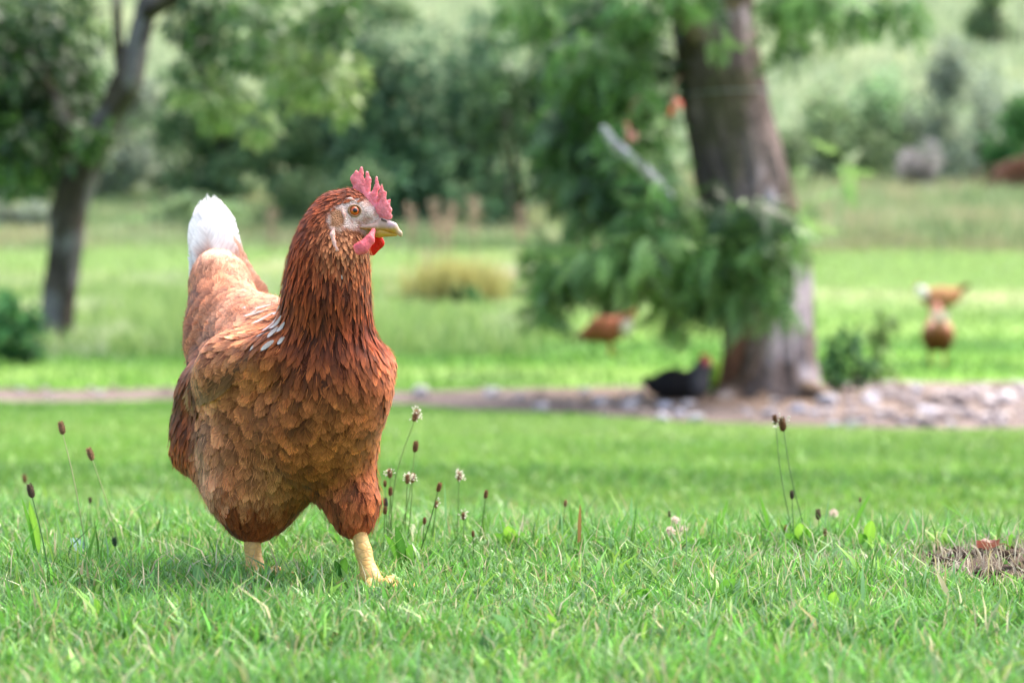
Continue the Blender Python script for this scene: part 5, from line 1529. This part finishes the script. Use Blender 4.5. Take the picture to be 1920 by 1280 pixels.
# ------------------------------------------------------------------ ribwort plantain stalks, clover and blades on the knoll
M_STEM = leaf_material("stalk", trans=.2, rough=.5)
M_BUD = attr_material("seed_head", rough=.75, spec=.2, bump=.6, bump_scale=900)
M_ANTH = plain_material("anther", (240, 234, 214), rough=.6)
RIB = "ribwort plantain stalks on the knoll"
def stalk(uh, vh, ub, d, dh, size, label, col=(112, 72, 46), anth=0, stem=(140, 168, 92), bend=0.0, name="plantain_stalk", cat="plant"):
    """seed head at (uh, vh), foot below photo column ub; size = head length in photo px"""
    foot = at(ub, 1000, d); foot[2] = ground_z(foot[0], d)
    head = at(uh, vh, d + dh)
    o = empty(name, foot); tag(o, label, cat, RIB if name == "plantain_stalk" else None)
    L = m_at(d, size); r = np.random.default_rng(int(uh * 13 + vh))
    ax = unit(head - foot)
    midp = lerp(foot, head, .55) + np.array([m_at(d, bend), 0, 0])
    P, Fs = tube([foot - np.array([0, 0, .004]), midp, head - ax * L * .4], [.0008, .0007, .0005], 6, rings=16)
    add("stem", new_mesh("stem", P, Fs, M_STEM, attrs={"Col": ('FLOAT_COLOR', lerp(lin((88, 128, 60)), lin(stem), sstep(0, .7, (P[:, 2:3] - foot[2]) / max(.01, head[2] - foot[2]))))}), o)
    # head: spiral of small overlapping bracts
    tx = unit(head - midp + 1e-6); fr = rot_frames(tx[None], np.array([0.]))[0]
    n = 70; t = (np.arange(n) + .5) / n; ang = np.arange(n) * 2.4
    rad = L * .24 * np.sqrt(np.maximum(.05, 1 - (2 * t - .9) ** 2 * .85))
    rl = np.stack([np.cos(ang), np.sin(ang)], -1)
    c = head + tx * ((t - .5) * L)[:, None] + (fr[1] * rl[:, :1] + fr[2] * rl[:, 1:]) * (rad * .6)[:, None]
    dirs = tx * .9 + (fr[1] * rl[:, :1] + fr[2] * rl[:, 1:]) * .8
    V, f, C = scatter(LEAF_V, LEAF_F, c, rot_frames(dirs, ang), np.full(n, L * .24), lin(col) * np.exp(r.normal(0, .3, (n, 1))))
    v2, f2 = ellipsoid(head, np.stack([fr[1], fr[2], tx]), (L * .22, L * .22, L * .5), 10, 8)
    V = np.concatenate([V, v2]); f2 = np.concatenate([f2[:, [0, 1, 2]], f2[:, [0, 2, 3]]]) + len(C)
    add("seed_head", new_mesh("seed_head", V, np.concatenate([f, f2]), M_BUD, attrs={"Col": ('FLOAT_COLOR', np.concatenate([C, np.tile(lin(col) * .6, (len(v2), 1))]))}), o)
    if anth:
        Vs, Fs = [], []; off = 0
        for i in range(anth):
            q = r.normal(0, 1, 3); q = unit(q + tx * .5); e = head + tx * L * r.uniform(-.1, .35) + q * L * r.uniform(.42, .72)
            v3, f3 = ellipsoid(e, frame(q), (.0008, .0008, .0014), 6, 5); Vs.append(v3); Fs.append(f3 + off); off += len(v3)
            b0 = lerp(head, e, .3); sd = np.cross(q, [0, 1.0, 0]) * .00018
            Vs.append(np.stack([b0 - sd, b0 + sd, e + sd, e - sd])); Fs.append(np.array([[0, 1, 2, 3]]) + off); off += 4
        add("anthers", new_mesh("anthers", np.concatenate(Vs), np.concatenate(Fs), M_ANTH), o)["kind"] = "stuff"
B1, B2, B3 = (190, 142, 110), (164, 116, 86), (120, 98, 80)
for a in (
 (116, 803, 168, 2.25, .02, 24, "tall plantain stalk with pale stem, leftmost tall one", B1, 0, (188, 190, 140), 4),
 (170, 852, 232, 2.35, .02, 24, "plantain stalk right of the tallest one at left", B1, 0, (168, 180, 120), 2),
 (58, 921, 100, 2.08, .02, 26, "short plantain stalk with blackish head at the left edge", B3, 0, (96, 128, 76), 2),
 (46, 898, 60, 2.9, .0, 16, "blurred small plantain head behind the blackish one", B2, 0, (130, 160, 90), 0),
 (169, 938, 172, 2.6, .0, 12, "tiny bud low between the two left stalks", B3, 0, (110, 140, 80), 0),
 (215, 1016, 222, 2.25, .0, 17, "dark bud half sunk in the grass at left", (74, 92, 74), 0, (110, 140, 80), 0),
 (779, 780, 728, 2.38, .0, 22, "tall plantain with white anthers right of the hen's belly", B1, 26, (150, 176, 104), -14),
 (779, 838, 740, 2.36, .0, 20, "brown plantain head below the tall white flowering one", B2, 0, (150, 176, 104), 6),
 (731, 888, 736, 2.35, .0, 17, "white tufted plantain head nearest the hen's leg", B1, 16, (130, 160, 90), 0),
 (722, 907, 728, 2.37, .0, 12, "small brown bud beside the hen's thigh", B2, 0, (130, 160, 90), 0),
 (732, 922, 726, 2.34, .0, 16, "brown plantain head under the white tufted one", B2, 0, (120, 150, 84), 0),
 (723, 943, 730, 2.33, .0, 17, "grey plantain bud just right of the hen's thigh", (112, 104, 96), 0, (120, 150, 84), 0),
 (722, 957, 718, 2.31, .0, 15, "lowest brown bud beside the hen's thigh", B2, 0, (120, 150, 84), 0),
 (764, 899, 757, 2.33, .0, 17, "white flowering plantain, left of a touching pair", B1, 22, (130, 160, 90), 0),
 (774, 897, 760, 2.345, .0, 17, "brown plantain head, right of a touching pair", B1, 5, (130, 160, 90), 2),
 (823, 914, 778, 2.29, .0, 17, "brown plantain on a slanting dark stem", B2, 0, (84, 110, 60), 3),
 (818, 946, 808, 2.36, .0, 13, "small pale brown bud beside the slanting stem", B1, 5, (110, 140, 80), 0),
 (796, 977, 790, 2.30, .0, 13, "small brown bud low on the slanting stem's left", B2, 0, (110, 140, 80), 0),
 (861, 894, 857, 2.40, .0, 17, "white crowned plantain standing alone in the middle", B1, 30, (130, 160, 90), 0),
 (869, 968, 870, 2.36, .0, 14, "low white flowering plantain below the white crowned one", B2, 14, (120, 150, 84), 0),
 (911, 927, 892, 2.36, .0, 15, "plantain with round dark brown head right of the white crowned one", B2, 0, (96, 128, 66), 2),
 (887, 1001, 888, 2.28, .0, 11, "tiny brown bud low in the grass near the centre", B2, 0, (96, 128, 66), 0),
 (1060, 944, 1046, 2.44, .0, 12, "lone small round plantain head at the picture's middle", B1, 0, (106, 140, 74), 2),
 (1467, 796, 1522, 2.42, .0, 26, "tallest plantain at right with long tan head and white anthers", (150, 104, 66), 14, (112, 140, 90), -6),
 (1453, 787, 1494, 2.46, .0, 17, "tan plantain head touching the tallest one at right", (132, 90, 58), 0, (112, 140, 90), -6),
 (1485, 928, 1490, 2.40, .0, 16, "grey brown bud on an upright stem under the tallest plantain", (104, 92, 76), 0, (112, 140, 90), 0),
 (1534, 965, 1540, 2.40, .0, 19, "blackish plantain bud right of the tallest plantain", B3, 0, (120, 160, 80), 0),
 (1547, 998, 1549, 2.38, .0, 14, "dark brown bud below the blackish one", B2, 0, (120, 160, 80), 0),
 (1473, 990, 1474, 2.42, .0, 11, "orange brown bud left of the tall plantain's foot", (150, 96, 50), 0, (120, 160, 80), 0),
 (1738, 1013, 1740, 2.40, .0, 15, "brown bud in grass left of the red leaf", B2, 0, (120, 160, 80), 0),
 (1613, 937, 1616, 2.50, .0, 9, "tiny pale bud on a thin stem beside a slanting blade", (170, 150, 110), 0, (120, 160, 80), 0),
 (1255, 964, 1256, 2.50, .0, 11, "tiny dark bud above the white clover", B3, 0, (120, 160, 80), 0)):
    stalk(*a)
def clover(u, v, d, size, label):
    c = at(u, v, d); foot = np.array([c[0] + .002, d, ground_z(c[0], d)]); o = empty("clover_flower", foot); tag(o, label, "flower", "clover flowers on the knoll")
    P, Fs = tube([foot, lerp(foot, c, .5) + np.array([.002, 0, 0]), c], [.0009, .0008, .0008], 6, rings=8)
    add("stem", new_mesh("stem", P, Fs, M_STEM, attrs={"Col": ('FLOAT_COLOR', lin((110, 150, 80)) + np.zeros((len(P), 3)))}), o)
    r = np.random.default_rng(int(u)); n = 60; q = unit(r.normal(0, 1, (n, 3)) + np.array([0, 0, .35])); L = m_at(d, size)
    V, f, C = scatter(LEAF_V, LEAF_F, c + q * L * .12, rot_frames(q, r.uniform(0, 6, n)), np.full(n, L * .42), lerp(lin((232, 200, 190)), lin((246, 238, 228)), r.uniform(0, 1, (n, 1))))
    add("flower_head", new_mesh("flower_head", V, f, M_LEAF, attrs={"Col": ('FLOAT_COLOR', C)}), o)["kind"] = "stuff"
clover(1257, 996, 2.36, 20, "pinkish white clover flower, lowest of the three")
clover(1266, 975, 2.42, 17, "white clover flower, topmost of the three")
clover(1281, 992, 2.40, 17, "white clover flower, rightmost of the three")
clover(1563, 962, 2.75, 18, "blurred white flower behind the blackish bud")

# broad leaves and long blades one can pick out
def blade_leaf(pts, w, col, parent, name="leaf", rows=9):
    pts = np.asarray(pts, float); t = np.linspace(0, len(pts) - 1, rows); C = np.stack([np.interp(t, range(len(pts)), pts[:, i]) for i in range(3)], -1)
    tg = np.gradient(C, axis=0); tg = unit(tg); sd = unit(np.cross(tg, np.array([.25, 1.0, .2]))); nn_ = np.cross(sd, tg)
    s = np.linspace(0, 1, rows); ww = w * np.sin(np.pi * np.clip(.12 + .88 * s, 0, 1)) ** .7 * .5; ww[-1] = w * .02
    V = np.stack([C - sd * ww[:, None], C - sd * ww[:, None] * .5 + nn_ * ww[:, None] * .18, C + nn_ * ww[:, None] * .0, C + sd * ww[:, None] * .5 + nn_ * ww[:, None] * .18, C + sd * ww[:, None]], 1)
    i = np.arange(rows * 5).reshape(rows, 5)
    f = np.stack([i[:-1, :-1], i[:-1, 1:], i[1:, 1:], i[1:, :-1]], -1).reshape(-1, 4)
    cc = lin(col) * (1 + .18 * np.array([0, 0, 1, 0, 0]))[None, :, None] + np.zeros((rows, 5, 3))
    return add(name, new_mesh(name, V.reshape(-1, 3), f, M_GRASS, attrs={"Col": ('FLOAT_COLOR', cc.reshape(-1, 3))}), parent)
def leafplant(u, v, d, leaves, label, name="broadleaf_plant", cat="plant", group="broad leaves in the near grass"):
    """leaves = (tip u, tip v, width px, colour)"""
    f0 = at(u, v, d); f0[2] = ground_z(f0[0], d)
    o = empty(name, f0); tag(o, label, cat, group)
    for (tu, tv, w, col) in leaves:
        tip = at(tu, tv, d - .01); mid = lerp(f0, tip, .55) + np.array([0, 0, .006])
        blade_leaf([f0 - np.array([0, 0, .003]), mid, tip], m_at(d, w), col, o)
G1, G2, G3, G4 = (112, 170, 62), (146, 196, 72), (128, 176, 116), (78, 132, 52)
leafplant(1345, 1150, 1.98, [(1378, 1085, 26, G1), (1318, 1120, 22, G1)], "broad green leaf curling up at lower right of centre")
leafplant(1560, 1170, 1.93, [(1565, 1108, 20, G2), (1590, 1150, 14, G1)], "bright yellow green upright leaf at the lower right")
leafplant(1205, 1140, 1.98, [(1195, 1105, 30, G1), (1225, 1110, 24, G1)], "pair of broad leaves in the lower middle")
leafplant(975, 1245, 1.78, [(922, 1150, 16, G3), (1000, 1190, 14, G1)], "pale bluish strap leaf slanting in the lower middle")
leafplant(1052, 1215, 1.78, [(1025, 1150, 14, G2)], "yellow green blade beside the pale strap leaf")
leafplant(575, 1255, 1.74, [(535, 1215, 26, G2), (565, 1190, 20, G2)], "yellow green broad leaf near the bottom edge left of centre")
leafplant(500, 1150, 1.98, [(520, 1105, 20, G1), (468, 1135, 22, G1)], "broad leaf in front of the hen's left standing foot")
leafplant(378, 1110, 2.05, [(368, 1058, 24, G3), (395, 1085, 14, G1)], "pale upright leaf left of the hen's foot")
leafplant(190, 1200, 1.83, [(178, 1120, 14, G2), (205, 1150, 18, G1)], "thin bright upright blade at the lower left")
leafplant(75, 1010, 2.25, [(55, 940, 18, G2), (40, 930, 8, G1)], "bright green slanting leaf behind the blackish bud")
leafplant(640, 1075, 2.12, [(648, 1045, 18, G1), (628, 1050, 14, G4)], "small leaf between the hen's legs")
leafplant(760, 1050, 2.22, [(742, 985, 18, G4), (720, 1000, 14, G1), (772, 1020, 16, G1)], "clump of dark leaves right of the hen's raised leg")
leafplant(960, 1030, 2.36, [(952, 985, 26, G2), (925, 1000, 18, G1), (985, 1000, 18, G1)], "bright green plantain leaves at the crest's middle")
leafplant(1020, 1040, 2.36, [(1015, 1000, 26, G1), (1040, 1005, 20, G1)], "plantain leaves right of the bright crest leaves")
leafplant(1300, 1050, 2.34, [(1285, 1010, 22, G1), (1330, 1015, 20, G4), (1270, 1025, 16, G4)], "leaf cluster below the clover flowers")
leafplant(1505, 1040, 2.38, [(1500, 980, 26, G2), (1520, 990, 22, G1), (1470, 1000, 16, G1)], "broad bright leaves at the foot of the tall plantain")
leafplant(1625, 1040, 2.36, [(1635, 975, 22, G2), (1610, 1000, 18, G1)], "upright light green leaf on the right crest")
leafplant(1590, 1055, 2.30, [(1555, 1040, 20, G3), (1610, 1045, 18, G3)], "flat pale grey green leaves on the right crest")
leafplant(1450, 1010, 2.45, [(1425, 930, 7, G1), (1415, 960, 6, G4)], "long thin blade left of the tall plantain", cat="grass blade")
leafplant(1585, 1000, 2.45, [(1632, 925, 8, G1), (1600, 960, 6, G1)], "long slanting blade right of the tall plantain", cat="grass blade")
leafplant(1890, 1045, 2.30, [(1900, 1002, 8, G1), (1880, 1020, 7, G1)], "thin green blade beside the red leaf at right edge", cat="grass blade")
leafplant(1345, 980, 2.55, [(1365, 935, 6, G1), (1350, 955, 6, G1)], "thin blade standing on the crest right of the clover", cat="grass blade")
leafplant(1180, 990, 2.5, [(1145, 1000, 7, G1), (1185, 930, 5, G3)], "thin arching blades on the crest left of the clover", cat="grass blade")
leafplant(1085, 1050, 2.3, [(1088, 944, 7, (150, 116, 74))], "dry brown grass stalk standing right of centre", cat="grass blade")
leafplant(838, 960, 2.42, [(833, 900, 4, G3)], "pale thin blade left of the white crowned plantain", cat="grass blade")
leafplant(170, 1030, 2.3, [(132, 1008, 26, (168, 196, 196)), (150, 990, 12, G3)], "pale bluish folded leaf under the tallest left stalk")
leafplant(1720, 1010, 2.5, [(1712, 948, 6, G3), (1722, 965, 5, G3), (1705, 970, 5, G3)], "feathery grey green sprig on the right crest")
# crumpled red leaf, clods and twigs on the scrape
lf = at(1852, 1052, 2.27); lf[2] = ground_z(lf[0], 2.27)
o = empty("fallen_leaf", lf); tag(o, "crumpled red brown fallen leaf on the bare scrape", "leaf")
gx, gy = np.meshgrid(np.linspace(-1, 1, 9), np.linspace(-1, 1, 7), indexing='ij')
sh_ = np.sqrt(np.maximum(.02, 1 - (gx * .95) ** 2)); V = np.stack([gx * .013, gy * sh_ * .010, .008 + .007 * np.abs(gy) + .008 * fbm(np.stack([gx * 1.3, gy * 1.3, 0 * gx], -1), 2, 7)], -1).reshape(-1, 3) + lf
i = np.arange(63).reshape(9, 7); f = np.stack([i[:-1, :-1], i[:-1, 1:], i[1:, 1:], i[1:, :-1]], -1).reshape(-1, 4)
add("blade", new_mesh("blade", V, f, M_LEAF, attrs={"Col": ('FLOAT_COLOR', lin((138, 84, 68)) * np.exp(.3 * fbm(V * 160, 2, 3))[:, None])}), o)
P, Fs = tube([lf + np.array([.011, 0, .009]), lf + np.array([.019, .0, .011]), lf + np.array([.026, -.004, .006])], [.0008, .0007, .0005], 5)
add("leaf_stalk", new_mesh("leaf_stalk", P, Fs, M_STEM, attrs={"Col": ('FLOAT_COLOR', lin((140, 84, 60)) + np.zeros((len(P), 3)))}), o)
r = np.random.default_rng(91)
CLOD = []
for k in range(5):
    p, f = ellipsoid(np.zeros(3), np.eye(3), (1, .8, .7), 10, 7); p = p * (1 + .5 * fbm(p * 1.9 + k * 5, 3, k))[:, None]
    CLOD.append(new_mesh("soil_clod", p, f, M_DIRT, attrs={"Col": ('FLOAT_COLOR', lin([(92, 74, 60), (70, 54, 44), (120, 104, 92), (104, 88, 80), (80, 62, 50)][k]) + np.zeros((len(p), 3)))}))
def clod(u, v, d, s, label, group, k):
    p = at(u, v, d); q = add("soil_clod", CLOD[k % 5], None, (p[0], d, ground_z(p[0], d) + s * .3)); q.scale = (s, s, s * .8); q.rotation_euler = (0, 0, k * 1.3); tag(q, label, "soil clod", group)
clod(1760, 1055, 2.23, .010, "dark soil clod at the left end of the scrape", "soil clods", 1)
clod(1800, 1048, 2.27, .009, "dark soil clod left of the red fallen leaf", "soil clods", 4)
clod(1885, 1055, 2.24, .010, "dark soil clod right of the red fallen leaf", "soil clods", 1)
for k in range(120):
    u = 1740 + 200 * r.uniform(0, 1); d = r.uniform(2.1, 2.33)
    clod(u, 1060, d, r.uniform(.002, .0065), "small crumb of grey brown soil on the scrape", "soil crumbs on the scrape", k)
for k in range(40):
    clod(r.uniform(1480, 1740), 1060, r.uniform(2.2, 2.32), r.uniform(.0015, .004), "tiny soil crumb on the strawy strip", "soil crumbs on the strawy strip", k)
